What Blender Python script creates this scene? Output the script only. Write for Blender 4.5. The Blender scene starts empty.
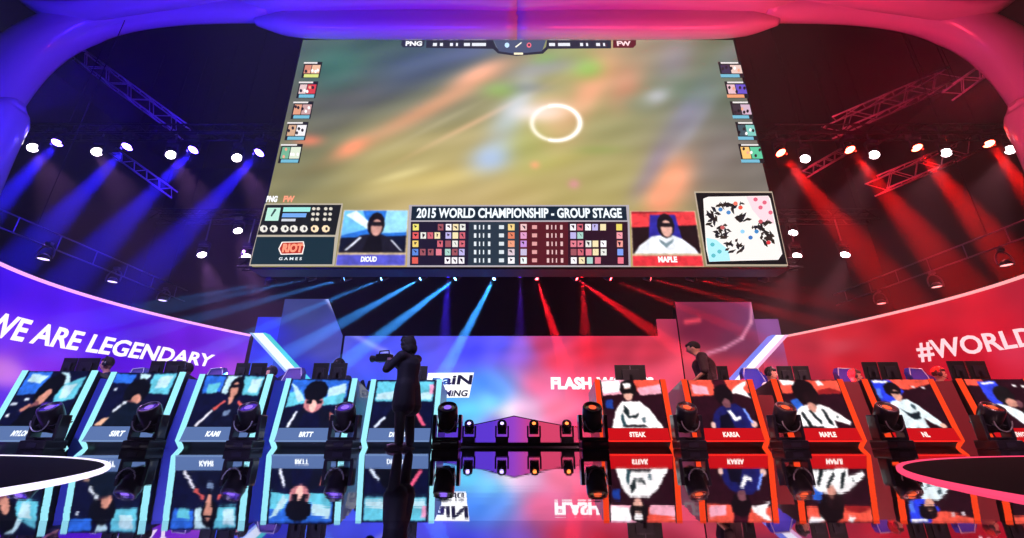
import bpy, bmesh, math, random
from mathutils import Vector, Matrix, Euler
random.seed(7)
sc = bpy.context.scene
COL = sc.collection
# ------------------------------------------------------------------ camera
W, H, FPX = 1024, 538, 438.6
TH = math.radians(20.73)
CAMZ = 0.185
cd = bpy.data.cameras.new('camera'); cam = bpy.data.objects.new('camera', cd); COL.objects.link(cam)
cam.location = (0, 0, CAMZ); cam.rotation_euler = (math.pi/2 + TH, 0, 0)
cd.sensor_width = 36; cd.lens = FPX/W*36; cd.clip_start = .02; cd.clip_end = 200
sc.camera = cam
# ------------------------------------------------------------------ exposure, world haze
vs = sc.view_settings
vs.view_transform = 'Standard'; vs.look = 'None'; vs.gamma = 1; vs.exposure = 0; vs.use_curve_mapping = False
HAZE = 0.0038
wd = bpy.data.worlds.new('world'); sc.world = wd; wd.use_nodes = True
nt = wd.node_tree; nt.nodes.clear()
wo = nt.nodes.new('ShaderNodeOutputWorld'); bg = nt.nodes.new('ShaderNodeBackground')
bg.inputs[0].default_value = (0.01, 0.004, 0.02, 1); bg.inputs[1].default_value = .3
vsn = nt.nodes.new('ShaderNodeVolumeScatter'); vsn.inputs['Color'].default_value = (1, 1, 1, 1)
vsn.inputs['Density'].default_value = HAZE; vsn.inputs['Anisotropy'].default_value = 0.15
nt.links.new(bg.outputs[0], wo.inputs['Surface']); nt.links.new(vsn.outputs[0], wo.inputs['Volume'])
try:
    sc.cycles.use_denoising = True; sc.cycles.denoiser = 'OPENIMAGEDENOISE'
    sc.cycles.denoising_input_passes = 'RGB_ALBEDO_NORMAL'
except Exception as e: print('denoise', e)
sc.cycles.max_bounces = 5; sc.cycles.diffuse_bounces = 2; sc.cycles.glossy_bounces = 3
sc.cycles.volume_bounces = 0; sc.cycles.transmission_bounces = 2
sc.cycles.sample_clamp_indirect = 4; sc.cycles.caustics_reflective = False; sc.cycles.caustics_refractive = False
sc.cycles.use_light_tree = True

def ray(px, py):
    dx = (px-512)/FPX; dy = (269-py)/FPX
    return Vector((dx, math.cos(TH)-dy*math.sin(TH), math.sin(TH)+dy*math.cos(TH)))
def P(px, py, Y):
    d = ray(px, py); t = Y/d.y
    return Vector((d.x*t, Y, CAMZ+d.z*t))
def PZ(px, py, z):
    d = ray(px, py); t = (z-CAMZ)/d.z
    return Vector((d.x*t, d.y*t, z))
def PXL(px, py, p):           # metres per pixel at depth of a point
    return (p.y*math.cos(TH)+(p.z-CAMZ)*math.sin(TH))/FPX

def lin(c):
    return tuple(((v/255)/12.92 if v/255 <= .04045 else ((v/255+.055)/1.055)**2.4) for v in c)
# ------------------------------------------------------------------ lights
def spot(name, loc, target, col, energy, ang, blend=.25, rad=.06):
    l = bpy.data.lights.new(name, 'SPOT'); l.color = lin(col); l.energy = energy
    l.spot_size = math.radians(ang); l.spot_blend = blend; l.shadow_soft_size = rad
    o = bpy.data.objects.new(name, l); COL.objects.link(o); o.location = loc
    o.rotation_euler = (Vector(target)-Vector(loc)).to_track_quat('-Z', 'Y').to_euler(); return o
def area(name, loc, target, col, energy, sx, sy):
    l = bpy.data.lights.new(name, 'AREA'); l.color = lin(col); l.energy = energy; l.shape = 'RECTANGLE'; l.size = sx; l.size_y = sy
    o = bpy.data.objects.new(name, l); COL.objects.link(o); o.location = loc
    o.rotation_euler = (Vector(target)-Vector(loc)).to_track_quat('-Z', 'Y').to_euler(); return o
BLU = (50, 20, 255); RED = (255, 12, 25)
# unseen area lights for the arch; more added below the roof tint its darkness
area('arch_wash_blue', (-7.2, 5.2, 5.0), (-7.5, 8.6, 9.8), BLU, 500, 3, .6)
area('arch_wash_blue', (-2.6, 5.4, 6.4), (-2.6, 8.7, 9.9), (70, 20, 255), 170, 3, .6)
area('arch_wash_red', (7.2, 5.2, 5.0), (7.5, 8.6, 9.8), (255, 50, 80), 420, 3, .6)
area('arch_wash_red', (2.8, 5.4, 6.4), (2.8, 8.7, 9.9), (255, 50, 80), 170, 3, .6)
area('roof_tint_blue', (-9, 12, 5), (-9, 16, 13), (60, 10, 220), 260, 6, 2)
area('roof_tint_red', (9, 12, 5), (9, 16, 13), (255, 8, 36), 200, 6, 2)
# unseen overhead spots in front, added to brighten the players' faces
for x_, t_, c_ in ((-6.5, -6.6, (200, 190, 255)), (-2.5, -3.2, (200, 190, 255)), (2.5, 3.2, (255, 190, 190)), (6.5, 6.6, (255, 190, 190))):
    spot('player_fill', (x_, 1.2, 6.8), (t_, 8.1, 1.1), c_, 3600, 34, .6, .25)

# ------------------------------------------------------------------ materials
_M = {}
ES = 1.3      # how bright every display runs
def nodes(m):
    m.use_nodes = True; n = m.node_tree; n.nodes.clear(); o = n.nodes.new('ShaderNodeOutputMaterial'); return n, o
def E(c, s=1.0):
    k = ('e', tuple(int(v) for v in c), s)
    if k not in _M:
        m = bpy.data.materials.new('glow_%d_%d_%d' % k[1]); n, o = nodes(m)
        e = n.nodes.new('ShaderNodeEmission'); e.inputs[0].default_value = (*lin(c), 1); e.inputs[1].default_value = s*ES
        n.links.new(e.outputs[0], o.inputs[0]); _M[k] = m
    return _M[k]
def D(c, r=.5, metal=0.0, name='paint', bump=0, bs=30, coat=0, var=0.0):
    k = ('d', tuple(c), r, metal, bump, bs, coat, var)
    if k not in _M:
        m = bpy.data.materials.new(name); n, o = nodes(m)
        b = n.nodes.new('ShaderNodeBsdfPrincipled'); b.inputs['Base Color'].default_value = (*lin(c), 1)
        b.inputs['Roughness'].default_value = r; b.inputs['Metallic'].default_value = metal; b.inputs['Coat Weight'].default_value = coat
        if bump or var:
            tc = n.nodes.new('ShaderNodeTexCoord'); ns = n.nodes.new('ShaderNodeTexNoise'); ns.inputs['Scale'].default_value = bs
            n.links.new(tc.outputs['Object'], ns.inputs['Vector'])
            if bump:
                bp = n.nodes.new('ShaderNodeBump'); bp.inputs['Strength'].default_value = bump; bp.inputs['Distance'].default_value = .02
                n.links.new(ns.outputs[0], bp.inputs['Height']); n.links.new(bp.outputs[0], b.inputs['Normal'])
            if var:
                mx = n.nodes.new('ShaderNodeMix'); mx.data_type = 'RGBA'
                a = lin(c); mx.inputs[6].default_value = (*[v*(1-var) for v in a], 1); mx.inputs[7].default_value = (*[min(1, v*(1+var)) for v in a], 1)
                n.links.new(ns.outputs[0], mx.inputs[0]); n.links.new(mx.outputs[2], b.inputs['Base Color'])
        n.links.new(b.outputs[0], o.inputs[0]); _M[k] = m
    return _M[k]
def VC(strength=1.0):
    strength *= ES
    k = ('vc', strength)
    if k not in _M:
        m = bpy.data.materials.new('display_picture'); n, o = nodes(m)
        a = n.nodes.new('ShaderNodeAttribute'); a.attribute_name = 'Col'
        e = n.nodes.new('ShaderNodeEmission'); e.inputs[1].default_value = strength
        n.links.new(a.outputs['Color'], e.inputs[0]); n.links.new(e.outputs[0], o.inputs[0]); _M[k] = m
    return _M[k]
BLACK = D((14, 13, 18), .45, 0, 'black_plastic', .1, 60)
MATTE = D((10, 9, 13), .8, 0, 'black_cloth', .2, 40)
METAL = D((120, 120, 130), .35, .9, 'aluminium')
DMETAL = D((40, 40, 46), .4, .8, 'dark_metal')

# ------------------------------------------------------------------ mesh builder
class MB:
    def __init__(s): s.v = []; s.f = []; s.m = []; s.sm = []; s.mats = []
    def mi(s, m):
        if m not in s.mats: s.mats.append(m)
        return s.mats.index(m)
    def add(s, vs_, fs, m, smooth=False):
        b = len(s.v); s.v += [Vector(v) for v in vs_]; i = s.mi(m)
        for f in fs: s.f.append([b+k for k in f]); s.m.append(i); s.sm.append(smooth)
    def box(s, c, size, m, rot=None, bev=0.0):
        hx, hy, hz = [v/2 for v in size]
        if bev <= 0:
            vs_ = [Vector((x, y, z)) for x in (-hx, hx) for y in (-hy, hy) for z in (-hz, hz)]
            fs = [(0, 1, 3, 2), (4, 6, 7, 5), (0, 4, 5, 1), (2, 3, 7, 6), (0, 2, 6, 4), (1, 5, 7, 3)]
        else:
            bm = bmesh.new(); bmesh.ops.create_cube(bm, size=1)
            for v in bm.verts: v.co = Vector((v.co.x*size[0], v.co.y*size[1], v.co.z*size[2]))
            bmesh.ops.bevel(bm, geom=bm.edges[:], offset=bev, segments=2, affect='EDGES', profile=.7)
            vs_ = [v.co.copy() for v in bm.verts]; fs = [[v.index for v in f.verts] for f in bm.faces]; bm.free()
        R = rot.to_matrix() if isinstance(rot, Euler) else (rot if rot is not None else Matrix.Identity(3))
        s.add([R @ v + Vector(c) for v in vs_], fs, m)
    def cyl(s, a, b, r0, m, r1=None, n=12, caps=True):
        r1 = r0 if r1 is None else r1
        a = Vector(a); b = Vector(b); d = (b-a).normalized()
        u = d.orthogonal().normalized(); w = d.cross(u)
        vs_ = []
        for p, r in ((a, r0), (b, r1)):
            for k in range(n):
                t = 2*math.pi*k/n; vs_.append(p+(u*math.cos(t)+w*math.sin(t))*r)
        fs = [(k, (k+1) % n, n+(k+1) % n, n+k) for k in range(n)]
        s.add(vs_, fs, m, n > 8)
        if caps: s.add(vs_, [list(range(n))[::-1], list(range(n, 2*n))], m)
    def tube(s, pts, rad, m, n=8, flat=None, up=None, caps=True):
        # sweep; rad number or list; flat=(a,b) factors
        pts = [Vector(p) for p in pts]; N = len(pts); rs = rad if isinstance(rad, (list, tuple)) else [rad]*N
        fa, fb = flat or (1, 1); vs_ = []; prev = None
        for i, p in enumerate(pts):
            t = (pts[min(i+1, N-1)]-pts[max(i-1, 0)]).normalized()
            if up is not None:
                u = (Vector(up)-t*t.dot(Vector(up))).normalized()
            else:
                u = (prev-t*t.dot(prev)).normalized() if prev is not None else t.orthogonal().normalized()
            prev = u; w = t.cross(u)
            for k in range(n):
                a = 2*math.pi*k/n; vs_.append(p+(u*math.cos(a)*fa+w*math.sin(a)*fb)*rs[i])
        fs = [(i*n+k, i*n+(k+1) % n, (i+1)*n+(k+1) % n, (i+1)*n+k) for i in range(N-1) for k in range(n)]
        s.add(vs_, fs, m, n > 6)
        if caps: s.add(vs_, [list(range(n))[::-1], list(range((N-1)*n, N*n))], m)
    def lathe(s, prof, M, m, n=20):
        vs_ = []
        for r, z in prof:
            for k in range(n):
                a = 2*math.pi*k/n; vs_.append(M @ Vector((r*math.cos(a), r*math.sin(a), z)))
        fs = [(i*n+k, i*n+(k+1) % n, (i+1)*n+(k+1) % n, (i+1)*n+k) for i in range(len(prof)-1) for k in range(n)]
        s.add(vs_, fs, m, True)
    def ball(s, c, r, m, n=14, scl=(1, 1, 1), rot=None):
        vs_ = []; h = n//2; R = rot.to_matrix() if rot else Matrix.Identity(3)
        for i in range(h+1):
            p = math.pi*i/h
            for k in range(n):
                a = 2*math.pi*k/n
                vs_.append(R @ Vector((r*scl[0]*math.sin(p)*math.cos(a), r*scl[1]*math.sin(p)*math.sin(a), r*scl[2]*math.cos(p)))+Vector(c))
        fs = [(i*n+k, (i+1)*n+k, (i+1)*n+(k+1) % n, i*n+(k+1) % n) for i in range(h) for k in range(n)]
        s.add(vs_, fs, m, True)
    def prism(s, pts, dvec, m):
        n = len(pts); a = [Vector(p) for p in pts]; b = [p+Vector(dvec) for p in a]
        s.add(a+b, [list(range(n)), list(range(n, 2*n))[::-1]]+[(k, n+k, n+(k+1) % n, (k+1) % n) for k in range(n)], m)
    def poly(s, pts, m): s.add(pts, [list(range(len(pts)))], m)
    def mesh(s, name):
        me = bpy.data.meshes.new(name); me.from_pydata([tuple(v) for v in s.v], [], s.f)
        for m in s.mats: me.materials.append(m)
        me.polygons.foreach_set('material_index', s.m); me.polygons.foreach_set('use_smooth', s.sm)
        bm = bmesh.new(); bm.from_mesh(me); bmesh.ops.remove_doubles(bm, verts=bm.verts, dist=1e-5)
        bmesh.ops.recalc_face_normals(bm, faces=bm.faces) if s.__dict__.get('recalc', True) else None
        bm.to_mesh(me); bm.free(); me.update(); return me
    def build(s, name, parent=None, loc=None, rot=None):
        o = bpy.data.objects.new(name, s.mesh(name)); COL.objects.link(o)
        if parent: o.parent = parent
        if loc is not None: o.location = loc
        if rot is not None: o.rotation_euler = rot
        return o
def tag(o, label, cat, group=None, kind=None):
    if label: o['label'] = label
    if cat: o['category'] = cat
    if group: o['group'] = group
    if kind: o['kind'] = kind
    return o
def struct(o): o['kind'] = 'structure'; return o
def empty(name, loc=(0, 0, 0), rz=0):
    o = bpy.data.objects.new(name, None); COL.objects.link(o); o.location = loc; o.rotation_euler = (0, 0, rz); o.empty_display_size = .1
    return o
def thing(name, label, cat, loc=(0, 0, 0), rz=0, group=None): return tag(empty(name, loc, rz), label, cat, group)
KIDS = {}
def copy_tree(o, parent=None):
    c = o.copy(); COL.objects.link(c); c.parent = parent
    for ch in list(o.children): copy_tree(ch, c)
    return c
def text_mesh(txt, offset=.02, spacing=1.0):
    cu = bpy.data.curves.new('t', 'FONT'); cu.body = txt; cu.size = 1; cu.offset = offset; cu.space_character = spacing
    cu.resolution_u = 3; cu.fill_mode = 'FRONT'
    o = bpy.data.objects.new('t', cu); COL.objects.link(o)
    dg = bpy.context.evaluated_depsgraph_get(); dg.update()
    me = bpy.data.meshes.new_from_object(o.evaluated_get(dg))
    vs_ = [v.co.copy() for v in me.vertices]; fs = [list(p.vertices) for p in me.polygons]
    bpy.data.objects.remove(o); bpy.data.meshes.remove(me); bpy.data.curves.remove(cu)
    x0 = min(v.x for v in vs_); x1 = max(v.x for v in vs_); y0 = min(v.y for v in vs_); y1 = max(v.y for v in vs_)
    return [((v.x-x0)/(x1-x0), (v.y-y0)/(y1-y0)) for v in vs_], fs
def text_into(mb, txt, fn, m, offset=.03, slant=0.0, spacing=1.0, thick=None):
    """fn maps (u,v) in 0..1 to a 3-D point"""
    uv, fs = text_mesh(txt, offset, spacing)
    mb.add([fn(u+slant*v, v) for u, v in uv], fs, m)

# ================================================================== setting
FL = bpy.data.materials.new('polished_black_floor'); n, o_ = nodes(FL)
b = n.nodes.new('ShaderNodeBsdfPrincipled'); b.inputs['Base Color'].default_value = (.74, .74, .78, 1); b.inputs['Metallic'].default_value = 1
b.inputs['Roughness'].default_value = .02
tc = n.nodes.new('ShaderNodeTexCoord'); mp = n.nodes.new('ShaderNodeMapping'); mp.inputs['Scale'].default_value = (.35, 3.5, 1)
ns = n.nodes.new('ShaderNodeTexNoise'); ns.inputs['Scale'].default_value = 1.6; ns.inputs['Detail'].default_value = 3
bp = n.nodes.new('ShaderNodeBump'); bp.inputs['Strength'].default_value = .02; bp.inputs['Distance'].default_value = .02
n.links.new(tc.outputs['Object'], mp.inputs[0]); n.links.new(mp.outputs[0], ns.inputs['Vector']); n.links.new(ns.outputs[0], bp.inputs['Height'])
n.links.new(bp.outputs[0], b.inputs['Normal']); n.links.new(b.outputs[0], o_.inputs[0])
FL2 = D((170, 165, 190), .02, 1.0, 'polished_front_panel')
mb = MB(); mb.box((0, 10.6, -.1), (36, 18.9, .2), FL); struct(mb.build('floor'))
mb = MB(); mb.box((0, .15, -.098), (36, 1.98, .2), FL2); struct(mb.build('trim_1'))
mb = MB(); mb.box((0, -3.5, -.6), (36, 5.3, .2), MATTE); struct(mb.build('floor_pit'))
DARK = D((6, 5, 9), .85, 0, 'dark_drape', .3, 3, 0, .3)
mb = MB(); mb.box((0, 20.1, 6.5), (36, .2, 14), DARK); struct(mb.build('wall_back'))
mb = MB(); mb.box((-18.1, 7, 6.5), (.2, 27, 14), DARK); struct(mb.build('wall_left'))
mb = MB(); mb.box((18.1, 7, 6.5), (.2, 27, 14), DARK); struct(mb.build('wall_right'))
mb = MB(); mb.box((0, 7, 13.6), (36, 27, .2), DARK)
struct(mb.build('ceiling'))
# riser the players sit on
RZ = .07
mb = MB(); mb.box((0, 9.55, RZ/2), (17.5, 3.7, RZ), D((16, 13, 22), .25, 0, 'riser_black', 0, 1, .5))
mb.box((0, 7.69, RZ-.012), (17.5, .02, .02), DMETAL); mb.box((0, 7.685, .009), (17.5, .02, .018), D((190, 180, 200), .3, .6, 'edge_trim'))
tag(mb.build('stage_riser'), 'low black platform that the desks and players are raised on', 'platform')

# ------------------------------------------------------------------ glowing rings on the floor
def ring(label, side, col, far):
    N = PZ(*( (0, 487) if side < 0 else (1024, 494)), .02); T = PZ(*((112, 463) if side < 0 else (895, 465)), .02)
    t = Vector((T.x, T.y, 0)).normalized(); ch = Vector((T.x-N.x, T.y-N.y, 0))
    ang = math.acos(max(-1, min(1, ch.normalized().dot(t)))); R = ch.length/(2*math.sin(ang))
    nrm = Vector((-t.y, t.x, 0)) if side < 0 else Vector((t.y, -t.x, 0))
    c = Vector((T.x, T.y, 0))+nrm*R
    print('ring', side, R, c)
    root = thing('floor_ring', label, 'ring light', (c.x, c.y, 0))
    n = 220; zz = .012
    mb = MB(); vo = []
    prof = [(R-.03, .0), (R-.03, zz-.003), (R-.026, zz), (R-.004, zz), (R, zz-.004), (R, .0)]
    mb.lathe(prof, Matrix.Identity(4), E(col, 1.25 if side < 0 else 1.0), n); mb.build('light_rim', root)
    mb = MB(); mb.lathe([(0.001, .006), (R-.07, .006), (R-.03, .004)], Matrix.Identity(4), D((2, 1, 5) if side < 0 else (4, 1, 2), .9, 0, 'black_disc'), n); mb.build('disc', root)
    return root
ring('huge ring with a white glowing rim lying on the mirror floor at left', -1, (235, 225, 255), 0)
ring('huge ring with a pink glowing rim lying on the mirror floor at right', 1, (250, 70, 110), 0)

import numpy as np
def grid_mesh(name, pts, cols, nx, ny, mat, parent):
    fs = [(j*(nx+1)+i, (j+1)*(nx+1)+i, (j+1)*(nx+1)+i+1, j*(nx+1)+i+1) for j in range(ny) for i in range(nx)]
    me = bpy.data.meshes.new(name); me.from_pydata(pts, [], fs); me.materials.append(mat)
    ca = me.color_attributes.new('Col', 'FLOAT_COLOR', 'POINT')
    buf = np.ones((len(pts), 4)); buf[:, :3] = cols.reshape(-1, 3); ca.data.foreach_set('color', buf.astype('f').ravel())
    o = bpy.data.objects.new(name, me); COL.objects.link(o); o.parent = parent; return o
def inside(U_, V_, pl):
    r = np.zeros(U_.shape, bool); n_ = len(pl)
    for k in range(n_):
        (xa, ya), (xb, yb) = pl[k], pl[(k+1) % n_]
        if ya == yb: continue
        r ^= ((ya > V_) != (yb > V_)) & (U_ < (xb-xa)*(V_-ya)/(yb-ya)+xa)
    return r
def raster_picture(name, polys, fn, parent, nx, ny, seed, mottle=.3, wob=1.0):
    rg = np.random.RandomState(seed+5); K = 3
    U_, V_ = np.meshgrid((np.arange((nx+1)*K)+.5)/((nx+1)*K), (np.arange((ny+1)*K)+.5)/((ny+1)*K))
    C_ = np.zeros(U_.shape+(3,))
    # wobble makes the outlines irregular like cloth and hair
    du = .005*np.sin(V_*41+seed)+.004*np.sin(V_*97+U_*60); dv = .005*np.sin(U_*37+seed*2)+.004*np.sin(U_*88-V_*71)
    for c, pl in polys:
        m = inside(U_+du*wob, V_+dv*wob, pl); C_[m] = c
    lo = rg.rand(14, 14); hi = rg.rand(34, 34)
    def up(a): 
        gx = U_*(a.shape[1]-1.001); gy = V_*(a.shape[0]-1.001); i0 = gx.astype(int); j0 = gy.astype(int); fx = gx-i0; fy = gy-j0
        return a[j0, i0]*(1-fx)*(1-fy)+a[j0, i0+1]*fx*(1-fy)+a[j0+1, i0]*(1-fx)*fy+a[j0+1, i0+1]*fx*fy
    t = up(lo)*.55+up(hi)*.45
    lum = C_.mean(-1, keepdims=True)/255
    C_ = C_*(1+mottle*(t[..., None]-.5)*2*(1-.5*lum))
    C_ = C_.reshape(ny+1, K, nx+1, K, 3).mean((1, 3)); Q = np.pad(C_, ((1, 1), (1, 1), (0, 0)), 'edge'); Q = (Q[:-2]+2*Q[1:-1]+Q[2:])/4; C_ = (Q[:, :-2]+2*Q[:, 1:-1]+Q[:, 2:])/4; C_ = np.clip(C_, 0, 255)/255
    C_ = np.where(C_ <= .04045, C_/12.92, ((C_+.055)/1.055)**2.4)
    pts_ = [tuple(fn(a/nx, b_/ny)) for b_ in range(ny+1) for a in range(nx+1)]
    return grid_mesh(name, pts_, C_, nx, ny, VC(1.0), parent)
# ================================================================== big display
SY = 9.0
def S(px, py, lay=0): 
    p = P(px, py, SY); return Vector((p.x, SY-.004*lay, p.z))
scr = thing('video_screen', 'giant hanging video screen showing a game broadcast above the stage', 'screen')
x0, z0 = S(252, 267).x, S(252, 267).z; x1 = S(787, 267).x; z1 = S(520, 40).z
mb = MB(); mb.box(((x0+x1)/2, SY+.26, (z0+z1)/2), (x1-x0+.10, .5, z1-z0+.10), BLACK); mb.build('cabinet', scr)
for hx in (-4.4, -1.5, 1.7, 4.6):
    mb = MB(); mb.cyl((hx, SY+.26, z1), (hx, SY+.26, 13.48), .02, DMETAL, None, 8); mb.build('hoist_cable', scr)
# picture grid
GX, GY = 300, 170
base = [(0, 0, (78, 92, 92)), (.22, 0, (60, 82, 82)), (.45, 0, (72, 82, 104)), (.62, 0, (150, 160, 100)), (.8, 0, (150, 128, 118)), (1, 0, (90, 100, 78)),
        (0, .35, (88, 90, 84)), (.3, .35, (104, 106, 92)), (.5, .35, (150, 142, 104)), (.65, .35, (160, 150, 100)), (.85, .35, (110, 118, 104)), (1, .35, (98, 96, 92)),
        (0, .7, (112, 112, 86)), (.3, .7, (158, 146, 100)), (.5, .7, (168, 150, 96)), (.7, .7, (150, 142, 96)), (.85, .7, (130, 116, 112)), (1, .7, (96, 92, 86)),
        (0, 1, (130, 122, 84)), (.4, 1, (170, 150, 104)), (.7, 1, (158, 144, 92)), (1, 1, (100, 92, 82))]
# streaks (px,py,rx,ry,angle deg,colour,strength)
bl = [(330, 75, 26, 26, 0, (50, 92, 88), .55), (400, 85, 60, 12, -20, (66, 74, 96), .6), (320, 165, 34, 10, -25, (96, 92, 60), .5), (430, 180, 70, 10, -8, (196, 176, 110), .55), (400, 175, 30, 4, -15, (210, 196, 140), .5), (560, 160, 40, 8, -15, (176, 168, 96), .5), (600, 150, 26, 5, 0, (120, 140, 70), .5), (470, 125, 70, 3, -27, (232, 180, 150), .45), (430, 128, 60, 3, -27, (160, 150, 120), .5), (520, 104, 12, 30, 20, (190, 200, 226), .5), (545, 60, 14, 8, 0, (110, 160, 80), .5), (690, 130, 8, 46, 36, (150, 150, 176), .4), (730, 110, 16, 20, 0, (80, 92, 76), .5), (430, 108, 95, 9, -28, (206, 148, 116), .75), (478, 74, 30, 9, -25, (240, 170, 140), .8), (352, 148, 18, 8, -25, (238, 142, 108), .85), (308, 140, 14, 6, 0, (226, 120, 92), .8),
      (340, 62, 30, 16, 0, (66, 112, 100), .6), (420, 62, 50, 16, -15, (74, 86, 124), .7), (470, 52, 30, 8, -15, (96, 104, 150), .5), (345, 100, 40, 10, -8, (84, 82, 84), .7),
      (330, 125, 40, 8, -20, (92, 90, 84), .5), (492, 158, 22, 14, -10, (150, 172, 214), .8), (505, 128, 16, 40, 30, (160, 180, 214), .55), (556, 122, 26, 22, 0, (214, 164, 122), .8),
      (548, 112, 24, 12, -10, (244, 204, 196), .7), (588, 96, 30, 14, -60, (232, 160, 130), .7), (600, 70, 26, 20, -40, (222, 140, 116), .55), (588, 68, 18, 12, 0, (128, 172, 84), .8),
      (545, 68, 34, 8, -10, (150, 146, 160), .6), (520, 88, 30, 6, 0, (120, 122, 128), .6), (625, 88, 16, 26, 30, (206, 130, 110), .6), (500, 90, 18, 8, 0, (134, 168, 84), .6), (530, 140, 26, 30, 20, (146, 160, 92), .5),
      (655, 98, 16, 8, -25, (182, 180, 196), .8), (640, 104, 20, 10, 0, (112, 118, 96), .6), (672, 180, 20, 26, 35, (232, 150, 118), .95), (660, 200, 16, 18, 20, (224, 140, 110), .8),
      (700, 95, 12, 60, 38, (126, 122, 158), .65), (650, 170, 10, 30, 32, (110, 96, 160), .55), (675, 60, 16, 22, 30, (138, 130, 150), .5), (715, 75, 22, 22, 0, (94, 112, 86), .6), (690, 90, 30, 14, 10, (92, 118, 98), .5),
      (610, 130, 50, 26, 0, (134, 134, 94), .5), (620, 170, 40, 20, 0, (160, 150, 96), .5), (574, 184, 6, 5, 0, (196, 130, 140), .7), (535, 165, 5, 4, 0, (220, 150, 110), .7), (300, 185, 40, 10, -20, (110, 110, 84), .6),
      (380, 160, 60, 14, -20, (160, 146, 96), .5), (450, 140, 60, 8, -6, (176, 160, 120), .35), (760, 185, 20, 20, 0, (120, 116, 112), .4), (720, 150, 14, 40, 25, (120, 112, 110), .5)]
import numpy as np
X = np.linspace(x0, x1, GX+1); Z = np.linspace(z1, z0, GY+1)
XX, ZZ = np.meshgrid(X, Z)
# to pixel frame (the picture was measured on the photo; stored as screen u,v)
yc = SY*math.cos(TH)+(ZZ-CAMZ)*math.sin(TH); zc = (ZZ-CAMZ)*math.cos(TH)-SY*math.sin(TH)
PXX = 512+FPX*XX/yc; PYY = 269-FPX*zc/yc
U = (XX-x0)/(x1-x0); V = (PYY-40)/227/.72
C = np.zeros(U.shape+(3,)); Wt = np.zeros(U.shape)
for u, v, c in base:
    w = np.exp(-((U-u)**2/.018+(V-v)**2/.045))+1e-9
    C += w[..., None]*np.array(c, float); Wt += w
C /= Wt[..., None]
for bx, by, rx, ry, an, c, s in bl:
    a = math.radians(an); dx = PXX-bx; dy = PYY-by
    p = dx*math.cos(a)+dy*math.sin(a); q = -dx*math.sin(a)+dy*math.cos(a)
    w = (s*np.exp(-((p/rx)**2+(q/ry)**2)**1.1))[..., None]
    C = C*(1-w)+np.array(c, float)*w
# radial motion streaks of the picture itself
th = np.arctan2(PYY-122, (PXX-520)); 
stre = np.sin(PXX*.05+PYY*.31+2*np.sin(PXX*.013))*2.5+np.sin((PXX+PYY*1.7)*.11)*2.5
C += stre[..., None]
d = np.hypot((PXX-556)/24, (PYY-123)/17.5); w = np.exp(-((d-1)/.11)**2)*np.clip(1.15-(.5*((PXX-556)/24 < -.3)), 0, 1)
C = C*(1-w[..., None])+np.array([250, 244, 236.])*w[..., None]
w = np.exp(-(((PXX-530)/22)**2+((PYY-112)/8)**2))[..., None]*.5; C = C*(1-w)+np.array([236, 226, 236.])*w
C = np.clip((C-125)*1.12+133, 0, 255)/255
CL = np.where(C <= .04045, C/12.92, ((C+.055)/1.055)**2.4)
pts = np.stack([XX, np.full_like(XX, SY-.001), ZZ], -1).reshape(-1, 3).tolist()
grid_mesh('picture', pts, CL, GX, GY, VC(1.0), scr)

def srect(mb, xa, ya, xb, yb, col, lay=1, sh=0, s=1.0):
    ym = (ya+yb)/2; a = S(xa, ym, lay); b_ = S(xb, ym, lay); zt = S((xa+xb)/2, ya).z; zb = S((xa+xb)/2, yb).z; y = a.y
    mb.poly([(a.x, y, zb), (b_.x, y, zb), (b_.x+sh, y, zt), (a.x+sh, y, zt)], E(col, s))
def spoly(mb, pts, col, lay=1): mb.poly([S(x, y, lay) for x, y in pts], E(col))
def stext(mb, txt, xa, ya, xb, yb, col, lay=3, off=.03, slant=0, sp=1.0):
    a = S(xa, yb, lay); c = S(xb, yb, lay); t = S(xa, ya, lay); y = a.y
    text_into(mb, txt, lambda u, v: Vector((a.x+(c.x-a.x)*u, y, a.z+(t.z-a.z)*v)), E(col), off, slant, sp)
def blob(cx, cy, rx, ry, n=12, a0=0): return [(cx+rx*math.cos(2*math.pi*k/n+a0), cy+ry*math.sin(2*math.pi*k/n+a0)) for k in range(n)]
GOLD = (196, 172, 140); INK = (18, 20, 28)
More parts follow.
